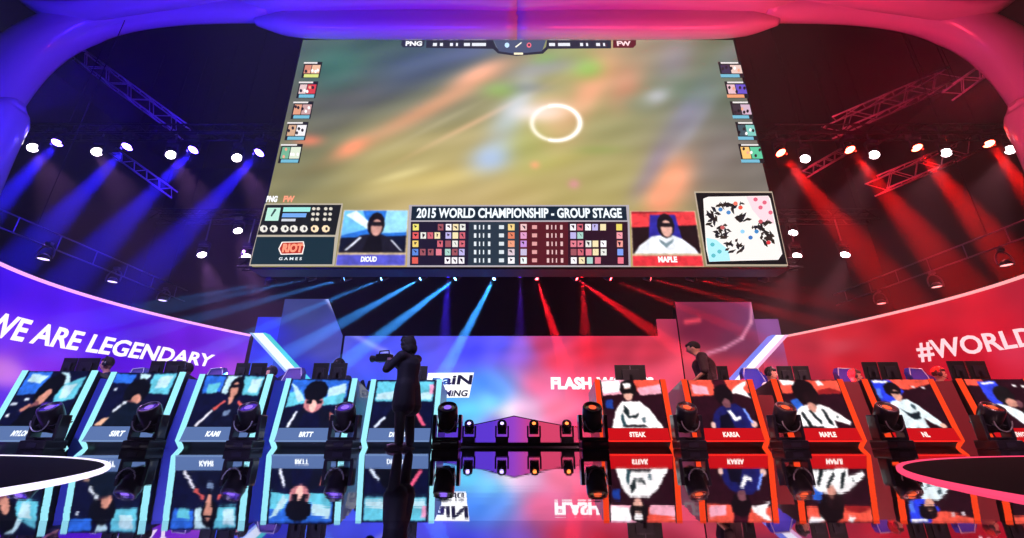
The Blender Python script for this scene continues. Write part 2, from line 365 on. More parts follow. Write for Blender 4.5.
# scoreboard
mb = MB()
spoly(mb, [(409, 205), (629, 205), (631, 267), (407, 267)], (168, 160, 168), 1)
spoly(mb, [(412, 206.5), (626, 206.5), (627, 220.5), (411, 220.5)], (22, 36, 52), 2)
spoly(mb, [(411, 222), (519, 222), (519, 265.5), (410, 265.5)], (40, 52, 66), 2)
spoly(mb, [(411, 222), (469, 222), (468, 265.5), (410, 265.5)], (30, 24, 48), 3)
spoly(mb, [(519, 222), (627.5, 222), (628.5, 265.5), (519, 265.5)], (84, 26, 36), 2)
spoly(mb, [(568, 222), (627.5, 222), (628.5, 265.5), (568, 265.5)], (44, 20, 36), 3)
rnd = random.Random(3)
pal = [(232, 214, 170), (216, 120, 136), (240, 234, 240), (160, 200, 190), (200, 96, 110), (180, 170, 220), (220, 220, 214), (150, 80, 90)]
for r in range(5):
    yy = 224.3+r*8.3; sp = (yy-222)/44
    def ic(x, c, w=6.2): 
        spoly(mb, [(x, yy), (x+w, yy), (x+w, yy+6.4), (x, yy+6.4)], c, 4)
        k = rnd.random(); dk = (40, 24, 40)
        if k < .8:
            spoly(mb, [(x+rnd.uniform(.4, 2), yy+rnd.uniform(.5, 2)), (x+rnd.uniform(3, 5), yy+rnd.uniform(1, 3)), (x+rnd.uniform(2, 5), yy+rnd.uniform(4, 6))], dk, 5)
    ic(413-sp, [(226, 216, 110), (220, 90, 90), (230, 200, 110), (90, 130, 210), (214, 90, 80)][r], 6)
    L = [[437, 445, 452, 459], [420, 427, 434, 445, 452, 459], [437, 445, 452, 459], [420, 428, 436, 445, 452, 459], [445, 452, 459]][r]
    for x in L: ic(x-sp*1.5+1, rnd.choice(pal), 5.6)
    for gx in (474, 479, 483, 488): spoly(mb, [(gx, yy+1), (gx+(2.4 if gx in (474, 488) else 1.2), yy+1), (gx+(2.4 if gx in (474, 488) else 1.2), yy+5.4), (gx, yy+5.4)], (214, 220, 226), 4)
    spoly(mb, [(499, yy+1.2), (504, yy+1.2), (504, yy+5), (499, yy+5)], (206, 214, 220), 4)
    ic(508, [(232, 200, 130), (214, 120, 90), (226, 150, 120), (210, 190, 200), (240, 236, 240)][r], 6.6)
    ic(520.5, [(230, 190, 190), (214, 150, 190), (190, 140, 210), (190, 180, 210), (226, 236, 236)][r], 6.2)
    spoly(mb, [(532, yy+1.2), (537, yy+1.2), (537, yy+5), (532, yy+5)], (214, 150, 150), 4)
    for gx in (546, 551, 555, 560): spoly(mb, [(gx+sp, yy+1), (gx+(2.4 if gx in (546, 560) else 1.2)+sp, yy+1), (gx+(2.4 if gx in (546, 560) else 1.2)+sp, yy+5.4), (gx+sp, yy+5.4)], (220, 180, 180), 4)
    Rr = [[570, 577, 585, 592, 600], [570, 577], [570, 577, 585, 592, 600], [570, 577, 585, 592, 600], [570, 578, 586, 594]][r]
    for x in Rr: ic(x+sp, rnd.choice(pal), 5.8)
    ic(616+sp*2, [(220, 200, 96), (230, 150, 160), (230, 150, 140), (120, 150, 226), (226, 110, 130)][r], 5.8)
mb.build('scoreboard', scr)
mb = MB(); stext(mb, '2015 WORLD CHAMPIONSHIP - GROUP STAGE', 416.5, 208.5, 622, 218.5, (232, 240, 246), 6, .035); mb.build('title_text', scr)
# bottom-left status panel
mb = MB()
spoly(mb, [(265, 203.5), (343, 203.5), (334.5, 266), (249, 266)], (176, 166, 150), 1)
spoly(mb, [(266, 205), (341.5, 205), (335.5, 235), (257.5, 235)], (24, 26, 30), 2)
spoly(mb, [(257, 237), (335, 237), (332.5, 264.5), (250.5, 264.5)], (22, 44, 56), 2)
spoly(mb, [(268, 208), (281, 208), (278.5, 221), (265, 221)], (176, 222, 206), 3)
spoly(mb, [(275, 209), (277, 210), (272, 217), (271, 216)], (30, 60, 60), 4)
spoly(mb, [(284, 207.5), (311, 207.5), (310, 212), (283, 212)], (150, 220, 212), 3)
spoly(mb, [(283, 213.5), (307, 213.5), (306, 217.5), (282, 217.5)], (110, 160, 226), 3)
spoly(mb, [(282, 219), (296, 219), (295.5, 221.5), (281.5, 221.5)], (196, 200, 210), 3)
for i, x in enumerate((314, 318.5, 326, 331)):
    for j in range(3): spoly(mb, blob(x-j*.6, 209+j*5.3, 1.9, 1.7, 7, i), (206, 200, 186), 3)
for i, x in enumerate((265, 275, 286, 295, 305, 316, 327)):
    c = (222, 218, 210) if i < 5 else (240, 214, 176)
    spoly(mb, blob(x-1, 229, 4.2, 3.8, 7, i*.7), c, 3); spoly(mb, blob(x-1+.8*(-1)**i, 229, 1.4, 1.9, 5, i), (40, 38, 44), 4)
mb.build('status_panel', scr)
mb = MB(); 
spoly(mb, [(282, 242), (304, 241.5), (305, 246), (303, 254.5), (281, 255), (278.5, 249)], (240, 232, 226), 3)
spoly(mb, [(283, 243), (303, 242.5), (304, 247), (302, 253.5), (282, 254), (279.8, 249)], (170, 44, 34), 4)
stext(mb, 'RIOT', 282, 243.8, 302.5, 252.8, (250, 150, 120), 5, .06)
stext(mb, 'GAMES', 279, 257.5, 302, 260.5, (220, 226, 230), 5, .03, 0, 1.6); mb.build('logo', scr)
mb = MB(); stext(mb, 'PNG', 266, 196, 277, 202.5, (240, 240, 244), 3, .06); stext(mb, 'FW', 283, 196, 294, 202.5, (240, 150, 120), 3, .06); mb.build('team_text', scr)
# webcam pictures
def webcam(mb, xa, xb, yb, skinr, hair, cloth, sky, bar, red=False):
    f = lambda u, v: (xa[0]*(1-v)+xa[1]*v+((xb[0]-xa[0])*(1-v)+(xb[1]-xa[1])*v)*u, yb[0]+(yb[1]-yb[0])*v)
    PL = []
    pol = lambda pts, c, l: PL.append((l, c, pts))
    pol([(0, 0), (1, 0), (1, 1), (0, 1)], GOLD, 1); pol([(.02, .02), (.98, .02), (.98, .76), (.02, .76)], sky[0], 2)
    if not red:
        pol([(.02, .02), (.3, .02), (.42, .34), (.02, .46)], (110, 190, 250), 3); pol([(.05, .1), (.2, .02), (.5, .3), (.5, .42)], (228, 244, 255), 3)
        pol([(.66, .02), (.98, .02), (.98, .4), (.62, .42)], (150, 216, 250), 3); pol([(.02, .5), (.98, .46), (.98, .76), (.02, .76)], (14, 20, 44), 3)
    else:
        pol([(.02, .06), (.98, .02), (.98, .26), (.02, .3)], (226, 60, 66), 3); pol([(.02, .3), (.98, .26), (.98, .76), (.02, .76)], (30, 14, 20), 3)
        pol([(.3, .08), (.68, .08), (.74, .5), (.25, .55)], (44, 40, 150), 4)
    pol([(.04, .76), (.12, .62), (.3, .46), (.4, .44), (.62, .44), (.74, .5), (.9, .66), (.95, .76)], cloth, 5)
    pol([(.1, .72), (.14, .72), (.33, .5), (.3, .48)], (230, 234, 250), 6); pol([(.9, .72), (.94, .74), (.78, .54), (.75, .54)], (230, 234, 250), 6)
    pol(blobuv(.52, .27, .13, .22), hair, 6); pol(blobuv(.53, .32, .085, .15), skinr, 7)
    pol([(.42, .22), (.64, .22), (.62, .29), (.44, .29)], hair, 8)
    if not red: pol([(.42, .46), (.6, .46), (.66, .76), (.36, .76)], (16, 14, 24), 6)
    else: pol([(.4, .5), (.5, .58), (.62, .5), (.6, .56), (.5, .66), (.42, .56)], (110, 130, 140), 7)
    pol([(0, .78), (1, .78), (1, 1), (0, 1)], GOLD, 2); pol([(.01, .8), (.985, .8), (.985, .985), (.01, .985)], bar, 3)
    PL.sort(key=lambda t: t[0])
    raster_picture('webcam_picture', [(c, p_) for l, c, p_ in PL], lambda u, v: S(*f(u, v), 3), scr, 90, 80, int(xa[0]), .25, .15)
def blobuv(cx, cy, rx, ry): return [(cx+rx*math.cos(t*math.pi/6), cy+ry*math.sin(t*math.pi/6)) for t in range(12)]
mb = MB(); webcam(mb, (344, 335.5), (409, 405.5), (210, 266), (206, 150, 140), (22, 16, 26), (26, 24, 40), [(40, 110, 210)], (84, 84, 196))
mb = MB(); stext(mb, 'DIOUD', 361, 257, 377, 262.5, (240, 240, 255), 9, .06); mb.build('name_text', scr)
mb = MB(); webcam(mb, (630, 632.5), (695, 704), (211, 267), (226, 170, 156), (24, 18, 24), (232, 234, 240), [(150, 30, 40)], (222, 52, 62), True)
mb = MB(); stext(mb, 'MAPLE', 658, 257, 677, 263, (250, 236, 236), 9, .06); mb.build('name_text', scr)
# mini map
mb = MB()
spoly(mb, [(694, 191.5), (772, 191.5), (788, 266), (706, 266)], (176, 160, 140), 1)
spoly(mb, [(695.5, 193), (771.5, 193), (787, 264.5), (707, 264.5)], (16, 16, 20), 2)
spoly(mb, [(703, 199), (708, 197), (768, 196), (770, 199), (782, 254), (778, 260), (722, 261.5), (709, 262), (706, 250)], (236, 230, 226), 3)
spoly(mb, [(746, 197), (768, 196.5), (774, 224), (762, 222), (752, 210)], (244, 206, 214), 4)
spoly(mb, [(706, 238), (716, 240), (728, 250), (730, 261), (709, 262)], (170, 226, 236), 4)
rr = random.Random(11)
for cx, cy, rx, ry in ((728, 205, 22, 7), (712, 218, 7, 11), (722, 232, 11, 8), (738, 246, 16, 9), (760, 228, 12, 12), (768, 238, 6, 10), (742, 218, 9, 5)):
    for k in range(17):
        a = rr.uniform(0, 6.28); q = rr.uniform(0, .85); x, y = cx+rx*q*math.cos(a), cy+ry*q*math.sin(a)
        t = rr.uniform(0, 3.1); l = rr.uniform(2, 5); w = rr.uniform(.7, 1.5)
        u, v = math.cos(t), math.sin(t)
        spoly(mb, [(x-u*l-v*w, y-v*l+u*w), (x-u*l*.2+v*w*1.2, y-v*l*.3-u*w*1.4), (x+u*l+v*w, y+v*l-u*w*.6), (x+u*l*.5-v*w, y+v*l*.4+u*w)], rr.choice([(28, 24, 26), (36, 28, 22), (52, 40, 34), (24, 26, 38)]), 5)
for x, y, c in ((728, 213, (70, 130, 190)), (720, 210, (60, 120, 180)), (740, 208, (226, 80, 60)), (735, 204, (230, 110, 90)), (756, 232, (60, 130, 190)), (750, 238, (50, 110, 180)), (760, 222, (190, 80, 90)), (768, 243, (210, 50, 60)), (722, 228, (190, 90, 90)),
                (755, 200, (216, 96, 120)), (764, 203, (216, 96, 120)), (760, 208, (216, 96, 120)), (770, 213, (216, 96, 120)), (712, 245, (90, 180, 190)), (719, 252, (90, 180, 190)), (713, 256, (90, 180, 190)), (742, 232, (140, 200, 230))):
    spoly(mb, blob(x, y, 2.3, 2.1, 8), c, 6)
mb.build('minimap', scr)
# top bar
mb = MB()
spoly(mb, [(402, 40.3), (425, 40.3), (424, 46), (421, 47.5), (403, 47.5), (401, 45)], (44, 46, 70), 1)
spoly(mb, [(426.5, 40.3), (493, 40.3), (496, 47), (500, 51.5), (515, 53), (541, 51.5), (546, 47), (547, 40.3), (611, 40.3), (611, 48.5), (548, 49), (543, 53.8), (516, 56), (498, 53.5), (493, 49), (426, 48)], (44, 44, 62), 1)
spoly(mb, [(494, 40.3), (546, 40.3), (542, 51.5), (516, 54), (499, 51.5)], (74, 82, 112), 2)
spoly(mb, [(613, 40.3), (636, 40.3), (636, 45), (633, 48), (613, 48)], (96, 30, 44), 1)
spoly(mb, blob(507, 45.5, 2.4, 2.6, 10), (190, 220, 250), 3); spoly(mb, blob(529, 45.5, 2.4, 2.6, 10), (230, 110, 130), 3); spoly(mb, blob(529, 45.5, 1.2, 1.3, 8), (70, 40, 60), 4)
spoly(mb, [(515, 47), (521, 42.5), (522, 43.3), (516, 48)], (240, 236, 220), 3); srect(mb, 514, 53, 523, 55, (250, 236, 200), 3)
for x, w in ((433, 4), (440, 3), (450, 3), (456, 2), (464, 6), (472, 14), (549, 6), (558, 12), (580, 3), (586, 2), (596, 4), (603, 2)):
    srect(mb, x, 43.3, x+w, 46.4, (222, 224, 232), 3)
mb.build('top_bar', scr)
mb = MB(); stext(mb, 'PNG', 405.5, 41.6, 422, 46.4, (240, 240, 244), 4, .05); stext(mb, 'FW', 617, 41.6, 631, 46.4, (240, 210, 214), 4, .05); mb.build('score_text', scr)
# side portraits
for i in range(5):
    for side in (0, 1):
        mb = MB(); y = 62+i*22.2*(1+.0) if i else 62
        y = [62, 81.5, 101.5, 122, 144][i]
        if side == 0:
            x = [304, 299, 293.5, 287.5, 281][i]; w = 17-0*i+i*.8
        else:
            x = [720.5, 727, 732.5, 738, 741][i]; w = [22, 20, 19, 18, 21.5][i]
        h = 16+i*.8
        srect(mb, x-1, y, x+w, y+h, (30, 28, 34), 1); srect(mb, x, y+.3, x+w*.8, y+1.9, (220, 216, 214), 2)
        cc = [[(226, 180, 150), (200, 130, 110)], [(206, 60, 70), (220, 190, 190)], [(190, 150, 150), (214, 150, 120)], [(230, 226, 230), (200, 160, 130)], [(210, 220, 200), (110, 170, 140)]][i]
        if side: cc = [[(220, 190, 180), (60, 50, 80)], [(100, 80, 190), (220, 180, 190)], [(200, 170, 190), (60, 50, 60)], [(120, 190, 180), (60, 80, 90)], [(90, 190, 150), (240, 190, 110)]][i]
        srect(mb, x+.5, y+3.2, x+w*.42, y+h-4.4, cc[1], 2); srect(mb, x+w*.46, y+3.2, x+w-1, y+h-4.4, cc[0], 2)
        for k in range(5):
            qx = x+w*(.1+.18*k); spoly(mb, blob(qx+rr.uniform(-1, 1), y+rr.uniform(5, h-6), 1.4, 1.8, 6, k), rr.choice([(240, 236, 236), (40, 30, 40), (226, 160, 130), (40, 30, 40), (20, 18, 26)]), 3)
        srect(mb, x, y+h-3.6, x+w*.86, y+h-.4, (206, 214, 120) if (i == 0 and side == 0) else ((226, 150, 110) if (i == 1 and side) else (110, 176, 200)), 2)
        mb.build('portrait_tile', scr)

# ================================================================== LED back wall
BY = 12.0
led = thing('led_wall', 'long low LED backdrop fading from blue to red behind the desks', 'LED wall')
anc = [(262, 330, (50, 60, 220)), (300, 310, (76, 84, 150)), (330, 345, (96, 100, 200)), (300, 375, (60, 70, 226)), (370, 345, (84, 92, 226)), (400, 360, (84, 90, 236)), (440, 342, (96, 90, 210)), (440, 375, (104, 100, 250)),
       (470, 350, (84, 84, 244)), (500, 345, (96, 96, 240)), (520, 350, (150, 110, 210)), (545, 345, (190, 70, 110)), (480, 385, (90, 150, 250)), (470, 410, (120, 216, 250)), (492, 400, (130, 214, 250)), (510, 412, (246, 244, 246)), (495, 390, (110, 160, 250)), (440, 410, (90, 190, 240)),
       (520, 410, (246, 190, 224)), (540, 385, (236, 120, 160)), (560, 360, (226, 74, 100)), (560, 410, (240, 130, 160)), (590, 350, (206, 50, 70)), (600, 385, (230, 90, 120)), (620, 350, (176, 56, 76)), (650, 350, (190, 60, 80)), (660, 380, (226, 90, 116)), (700, 330, (120, 40, 70)),
       (740, 340, (124, 56, 90)), (770, 330, (130, 84, 140)), (740, 375, (210, 60, 80)), (690, 365, (226, 90, 110)), (380, 400, (60, 90, 220)), (670, 410, (220, 70, 100)), (420, 425, (84, 60, 220)), (500, 430, (110, 60, 210)), (580, 430, (220, 80, 130))]
def col_at(px, py):
    c = np.zeros(px.shape+(3,)); w_ = np.zeros(px.shape)
    for ax, ay, cc in anc:
        w = 1/(((px-ax)/1.4)**2+(py-ay)**2+60)**1.7; c += w[..., None]*np.array(cc, float); w_ += w
    c = c/w_[..., None]
    n_ = np.sin(px*.11+py*.07+2*np.sin(py*.09))*np.sin(px*.043-py*.13+1.7*np.sin(px*.05))
    c = c*(1+.06*n_[..., None]); l_ = c.mean(-1, keepdims=True); c = (l_+(c-l_)*1.18)*.93; return c
def proj(XX, Yp, ZZ):
    yc = Yp*math.cos(TH)+(ZZ-CAMZ)*math.sin(TH); zc = (ZZ-CAMZ)*math.cos(TH)-Yp*math.sin(TH)
    return 512+FPX*XX/yc, 269-FPX*zc/yc
def led_panel(name, xa, xb, ytop, Yp, fn=None, nx=90, ny=40, zbot=0.01, slant=0):
    a = P(xa, ytop, Yp); b_ = P(xb, ytop, Yp); zt = (a.z+b_.z)/2
    XX, ZZ = np.meshgrid(np.linspace(a.x, b_.x, nx+1), np.linspace(zt, zbot, ny+1))
    if slant:
        f_ = np.minimum(1, (zt-ZZ)/(zt-P(0, 336, Yp).z)); XX = a.x+(XX-a.x)*((b_.x-a.x)+slant*f_)/(b_.x-a.x)
    px, py = proj(XX, Yp, ZZ); c = col_at(px, py)
    if fn: c = fn(px, py, c)
    c = np.clip(c, 0, 255)/255; c = np.where(c <= .04045, c/12.92, ((c+.055)/1.055)**2.4)
    r = grid_mesh('display_panel', np.stack([XX, np.full_like(XX, Yp), ZZ], -1).reshape(-1, 3).tolist(), c, nx, ny, VC(1.0), led)
    mb = MB(); mb.box(((a.x+b_.x)/2, BY+.15, (zt+zbot)/2-.01), (b_.x-a.x-.04, .25, zt-zbot-.02), BLACK); mb.build('panel_back', led)
    return r
def streak(pts, wd_, col, s):
    def f(px, py, c):
        for (x0_, y0_), (x1_, y1_) in zip(pts, pts[1:]):
            vx, vy = x1_-x0_, y1_-y0_; L = vx*vx+vy*vy; t = np.clip(((px-x0_)*vx+(py-y0_)*vy)/L, 0, 1)
            d_ = np.hypot(px-x0_-t*vx, py-y0_-t*vy); w = (s*np.exp(-(d_/wd_)**2))[..., None]; c = c*(1-w)+np.array(col, float)*w
        return c
    return f
led_panel('m', 345, 664, 336, BY, streak([(345, 330), (385, 352), (415, 372)], 3, (170, 170, 240), .5), 200, 50)
def shade_tall(px, py, c):
    c = c*.8; return streak([(327, 299), (345, 325), (375, 345)], 2.2, (190, 190, 240), .7)(px, py, c)
led_panel('a', 285, 328.5, 299, BY-.06, shade_tall, 50, 50, .01, .55)
led_panel('c', 258, 286, 317, BY-.03, None, 30, 30)
def curve_r(px, py, c): return streak([(752, 300), (751, 322), (742, 338), (725, 348), (700, 356)], 1.8, (216, 140, 170), .75)(px, py, c)
led_panel('d', 675, 751, 302, BY-.06, lambda px, py, c: curve_r(px, py, streak([(686, 322), (699, 320)], 2.5, (240, 70, 90), .8)(px, py, c*.85)), 80, 60)
led_panel('e', 656, 676, 319, BY-.03, None, 30, 30)
led_panel('f', 750, 778, 319, BY-.03, curve_r, 30, 30)
# banner lettering on the LED wall
mb = MB(); q = BY-.02
def on(Yp, xa, ya, xb, yb): 
    a = P(xa, yb, Yp); c_ = P(xb, yb, Yp); t = P(xa, ya, Yp)
    return lambda u, v: Vector((a.x+(c_.x-a.x)*u, Yp, a.z+(t.z-a.z)*v))
text_into(mb, 'FLASH', on(q, 551, 377, 592, 389.5), E((255, 246, 250)), .06); text_into(mb, 'WOLVES', on(q, 597, 377, 655, 389.5), E((255, 246, 250)), .06); mb.build('lettering', led)
mb = MB()
pp = [(428, 373), (474, 372.5), (469, 397.5), (424, 398)]
mb.poly([P(x, y, q) for x, y in pp], E((250, 250, 255)))
pp = [(352, 379), (362, 379), (361, 385), (364, 385), (362, 393), (351, 394)]
text_into(mb, 'paiN', on(q-.01, 431, 375, 471, 387.5), E((30, 26, 60)), .035, .04)
text_into(mb, 'GAMiNG', on(q-.01, 430, 390, 467, 396.5), E((30, 26, 60)), .035, .03)
text_into(mb, 'pAi', on(q-.005, 346, 380, 368, 393), E((14, 14, 34)), .05, .1)
mb.build('team_logo', led)
# ------------------------------------------------------------------ low peaked light box in the centre
lb = thing('light_box', 'low violet and pink light box with a peaked black top edge behind the small lamps', 'light box')
LY = 8.6
top = [(440, 431), (455, 428), (470, 425.5), (492, 421), (514, 416), (536, 420.5), (560, 425), (582, 427.5), (605, 430)]
tp = [P(x, y, LY) for x, y in top]
mb = MB(); n_ = len(tp)
XXl = []
for j in range(9):
    for p in tp: XXl.append((p.x, LY, p.z*(1-j/8)+RZ*j/8))
cols = []
for j in range(9):
    for x, y in top:
        t = max(0, min(1, (x-495)/40)); a = np.array((84, 50, 190.)); b2 = np.array((196, 60, 96.)); c = a*(1-t)+b2*t
        if abs(x-514) < 4: c = np.array((140, 60, 180.))
        c = c/255; cols.append(np.where(c <= .04045, c/12.92, ((c+.055)/1.055)**2.4))
grid_mesh('light_panel', XXl, np.array(cols), n_-1, 8, VC(1.0), lb)
mb = MB(); mb.tube([p+Vector((0, -.01, 0)) for p in tp], .008, MATTE, 8); mb.build('edge_rail', lb)
mb = MB(); mb.prism([(tp[0].x, LY+.01, RZ)]+[(p.x, LY+.01, p.z) for p in tp]+[(tp[-1].x, LY+.01, RZ)], (0, .25, 0), MATTE); mb.build('casing', lb)

# ================================================================== curved side walls with lettering
def arc_path(p0, p1, p2, ext0, ext1, n=60):
    # quadratic through three plan points at t=0,.5,1 ; extended
    out = []
    for k in range(n+1):
        t = -ext0+(1+ext0+ext1)*k/n
        a = Vector(p0)*(2*(t-.5)*(t-1)); b_ = Vector(p1)*(-4*t*(t-1)); c = Vector(p2)*(2*t*(t-.5)); out.append(a+b_+c)
    return out
KW = 2.9; HW = CAMZ+KW
def hit_k(px, py, k=KW):
    d = ray(px, py); t = k/d.z; return Vector((d.x*t, d.y*t))
LW = arc_path(hit_k(0, 265), hit_k(120, 306), hit_k(250, 336), .35, 0)
RW = arc_path(hit_k(1024, 277), hit_k(905, 311), hit_k(780, 338), .35, 0)
class Wall:
    def __init__(s, path):
        s.p = path; s.s = [0]
        for a, b_ in zip(path, path[1:]): s.s.append(s.s[-1]+(b_-a).length)
    def at(s, q):
        i = 0
        while i < len(s.s)-2 and s.s[i+1] < q: i += 1
        t = (q-s.s[i])/(s.s[i+1]-s.s[i]); return s.p[i].lerp(s.p[i+1], t)
    def nrm(s, q):
        d_ = (s.at(q+.05)-s.at(q-.05)).normalized(); n_ = Vector((d_.y, -d_.x)); 
        return n_ if n_.dot(-s.at(q)) > 0 else -n_
    def hit(s, px, py):
        d_ = ray(px, py); best = None
        for k in range(1200):
            q = s.s[-1]*k/1199; p = s.at(q); e = abs(p.x*d_.y-p.y*d_.x)/p.length
            if best is None or e < best[0]: best = (e, q, p)
        _, q, p = best; return q, CAMZ+d_.z*p.length/math.hypot(d_.x, d_.y)
def side_wall(path, name, side, anchors, edge_col):
    Wl = Wall(path); me_root = empty(name)
    nx, ny = 140, 40
    QQ, ZZ = np.meshgrid(np.linspace(0, Wl.s[-1], nx+1), np.linspace(HW, .01, ny+1))
    P2 = [Wl.at(q) for q in np.linspace(0, Wl.s[-1], nx+1)]
    XX = np.array([[p.x for p in P2]]*(ny+1)); YY = np.array([[p.y for p in P2]]*(ny+1))
    px, py = proj(XX, YY, ZZ)
    c = np.zeros(px.shape+(3,)); w_ = np.zeros(px.shape)
    for ax, ay, cc in anchors:
        w = 1/((px-ax)**2+((py-ay)*1.6)**2+120)**1.6; c += w[..., None]*np.array(cc, float); w_ += w
    c = c/w_[..., None]
    n_ = np.sin(QQ*2.1+ZZ*1.7+2*np.sin(ZZ*2.2))*np.sin(QQ*1.3-ZZ*2.9+1.7*np.sin(QQ*2))
    c = np.clip(c*(1+.05*n_[..., None]), 0, 255)/255; c = np.where(c <= .04045, c/12.92, ((c+.055)/1.055)**2.4)
    o = grid_mesh('fascia', np.stack([XX, YY, ZZ], -1).reshape(-1, 3).tolist(), c, nx, ny, VC(1.0), me_root)
    mb = MB()
    mb.tube([Vector((p.x, p.y, HW+.02)) for p in path], .036, E(edge_col, 1.3), 8); mb.build('light_strip', me_root)
    mb = MB(); k = len(path)
    outer = [p-Wl.nrm(max(.06, min(Wl.s[-1]-.06, Wl.s[i])))*.3 for i, p in enumerate(path)]
    vs_ = [Vector((p.x, p.y, z)) for z in (0.01, HW) for p in outer]+[Vector((p.x, p.y, HW)) for p in path]
    fs = [(i, i+1, k+i+1, k+i) for i in range(k-1)]+[(k+i, k+i+1, 2*k+i+1, 2*k+i) for i in range(k-1)]
    mb.add(vs_, fs, BLACK); mb.build('wall_back_face', me_root)
    return Wl, me_root
WLl, lroot = side_wall(LW, 'curved_wall', -1, [(0, 285, (59, 15, 213)), (40, 300, (71, 15, 210)), (120, 320, (71, 12, 204)), (200, 340, (93, 18, 199)), (240, 345, (98, 45, 204)), (235, 370, (144, 60, 195)), (0, 335, (102, 45, 219)), (6, 372, (192, 112, 204)), (40, 350, (102, 45, 213)), (40, 362, (119, 30, 195)), (120, 350, (76, 12, 204)), (200, 360, (110, 22, 199)), (0, 400, (85, 45, 195)), (100, 400, (68, 12, 176)), (210, 400, (93, 22, 186))], (216, 147, 219))
tag(lroot, 'curved violet LED wall on the left with slogan in white capitals', 'wall')
WRr, rroot = side_wall(RW, 'curved_wall', 1, [(1024, 295, (168, 27, 48)), (960, 310, (177, 25, 44)), (900, 325, (172, 18, 32)), (840, 335, (180, 22, 35)), (800, 350, (163, 27, 48)), (1000, 330, (168, 18, 40)), (930, 340, (151, 10, 32)), (960, 365, (163, 12, 35)), (850, 360, (184, 19, 35)), (1015, 345, (184, 45, 72)), (840, 345, (194, 60, 76)), (800, 375, (151, 22, 48)), (900, 400, (146, 10, 28))], (219, 142, 144))
tag(rroot, 'curved red LED wall on the right with a hashtag in pale capitals', 'wall')
def wall_text(Wl, root, txt, pa, pb, hpx, col, off, slant=0):
    qa, za = Wl.hit(*pa); qb, zb = Wl.hit(*pb); _, zt = Wl.hit(pa[0], pa[1]-hpx)
    hh = zt-za; print('walltext', txt, qa, qb, za, zb, hh)
    zc_ = (za+zb)/2
    def fn(u, v):
        q = qa+(qb-qa)*(u); p = Wl.at(q)+Wl.nrm(q)*.02; return Vector((p.x, p.y, za+(zb-za)*u+hh*(1.22-.3*u)*v))
    mb = MB(); text_into(mb, txt, fn, E(col), off, slant); mb.build('lettering', root)
wall_text(WLl, lroot, 'WE ARE LEGENDARY', (-22, 334), (210, 367), 24, (250, 236, 255), .03, .012)
wall_text(WRr, rroot, '#WORLDS', (921, 362.5), (1056, 344), 18, (250, 200, 206), .025, 0)

# slanted glowing pylons that join the back wall to the side walls
def pylon(label, pa, pb, w, Yp, cm, ce, lw=.07):
    root = thing('light_pylon', label, 'light pylon'); a = P(*pa, Yp); b_ = P(*pb, Yp)
    d_ = (b_-a).normalized(); t = (.01-a.z)/d_.z; b_ = a+d_*t
    s_ = Vector((1, 0, 0))*w/2
    mb = MB(); mb.prism([a-s_, a+s_, b_+s_, b_-s_], (0, .2, 0), E(cm, 1.0)); mb.build('light_panel', root)
    for sg in (-1, 1):
        mb = MB(); q1 = s_*sg; q2 = q1+Vector((sg*lw, 0, 0)); o_ = Vector((0, -.03, 0)); mb.prism([a+q1+o_, a+q2+o_, b_+q2+o_, b_+q1+o_], (0, .24, 0), E(ce[(sg+1)//2])); mb.build('edge_strip', root)
pylon('slanted white and teal light pylon leaning beside the violet curved wall', (258, 333), (299, 378), .28, BY-.45, (226, 236, 250), [(150, 180, 250), (70, 190, 200)])
pylon('slanted white light pylon leaning beside the red curved wall', (780, 335), (748, 370), .24, BY-.45, (250, 246, 255), [(110, 120, 220), (226, 170, 210)], .1)

# ================================================================== arch
ARCH = D((200, 196, 214), .28, 0, 'moulded_plastic', 0, 1, .6)
def sweep_px(mb, st, m, depth=.6, n=20, Yoff=0, sub=6):
    # st: (px,py,half thickness px,Y) ; smooth resample (catmull)
    S_ = []
    N_ = len(st)
    for i in range(N_-1):
        p0, p1, p2, p3 = [st[max(0, min(N_-1, i+k))] for k in (-1, 0, 1, 2)]
        for k in range(sub):
            t = k/sub; S_.append([.5*((2*p1[j])+(-p0[j]+p2[j])*t+(2*p0[j]-5*p1[j]+4*p2[j]-p3[j])*t*t+(-p0[j]+3*p1[j]-3*p2[j]+p3[j])*t**3) for j in range(4)])
    S_.append(list(st[-1]))
    pts = [P(a, b_, Y) for a, b_, h, Y in S_]
    rs = [max(.01, h*PXL(0, 0, p)) for p, (a, b_, h, Y) in zip(pts, S_)]
    # manual sweep, section: thickness r along in-plane normal, depth fixed along Y
    vs_ = []
    for i, p in enumerate(pts):
        t = (pts[min(i+1, len(pts)-1)]-pts[max(i-1, 0)]); t.y = 0; t.normalize(); u = Vector((-t.z, 0, t.x))
        dd = depth*min(1, rs[i]/max(rs)*1.6)
        for k in range(n):
            a = 2*math.pi*k/n; ca, sa = math.cos(a), math.sin(a)
            vs_.append(p+u*rs[i]*math.copysign(abs(ca)**.8, ca)+Vector((0, dd*math.copysign(abs(sa)**.8, sa), 0)))
    L_ = len(pts)
    fs = [(i*n+k, i*n+(k+1) % n, (i+1)*n+(k+1) % n, (i+1)*n+k) for i in range(L_-1) for k in range(n)]
    mb.add(vs_, fs, m, True); mb.add(vs_, [list(range(n))[::-1], list(range((L_-1)*n, L_*n))], m)
arch = thing('stage_arch', 'sculpted smooth arch framing the stage, blue lit left and red lit right', 'arch')
def mir(st): return [(1034-a, b_, h, Y) for a, b_, h, Y in st]
stA = [(-150, 437, 30, 8.3), (-118, 340, 32, 8.3), (-88, 260, 34, 8.3), (-72, 210, 34, 8.3), (-48, 150, 34, 8.3), (-15, 100, 31, 8.35), (19, 60, 28, 8.4), (60, 33, 21, 8.45), (110, 17, 16, 8.5), (180, 10, 13, 8.55), (272, 9, 12, 8.5)]
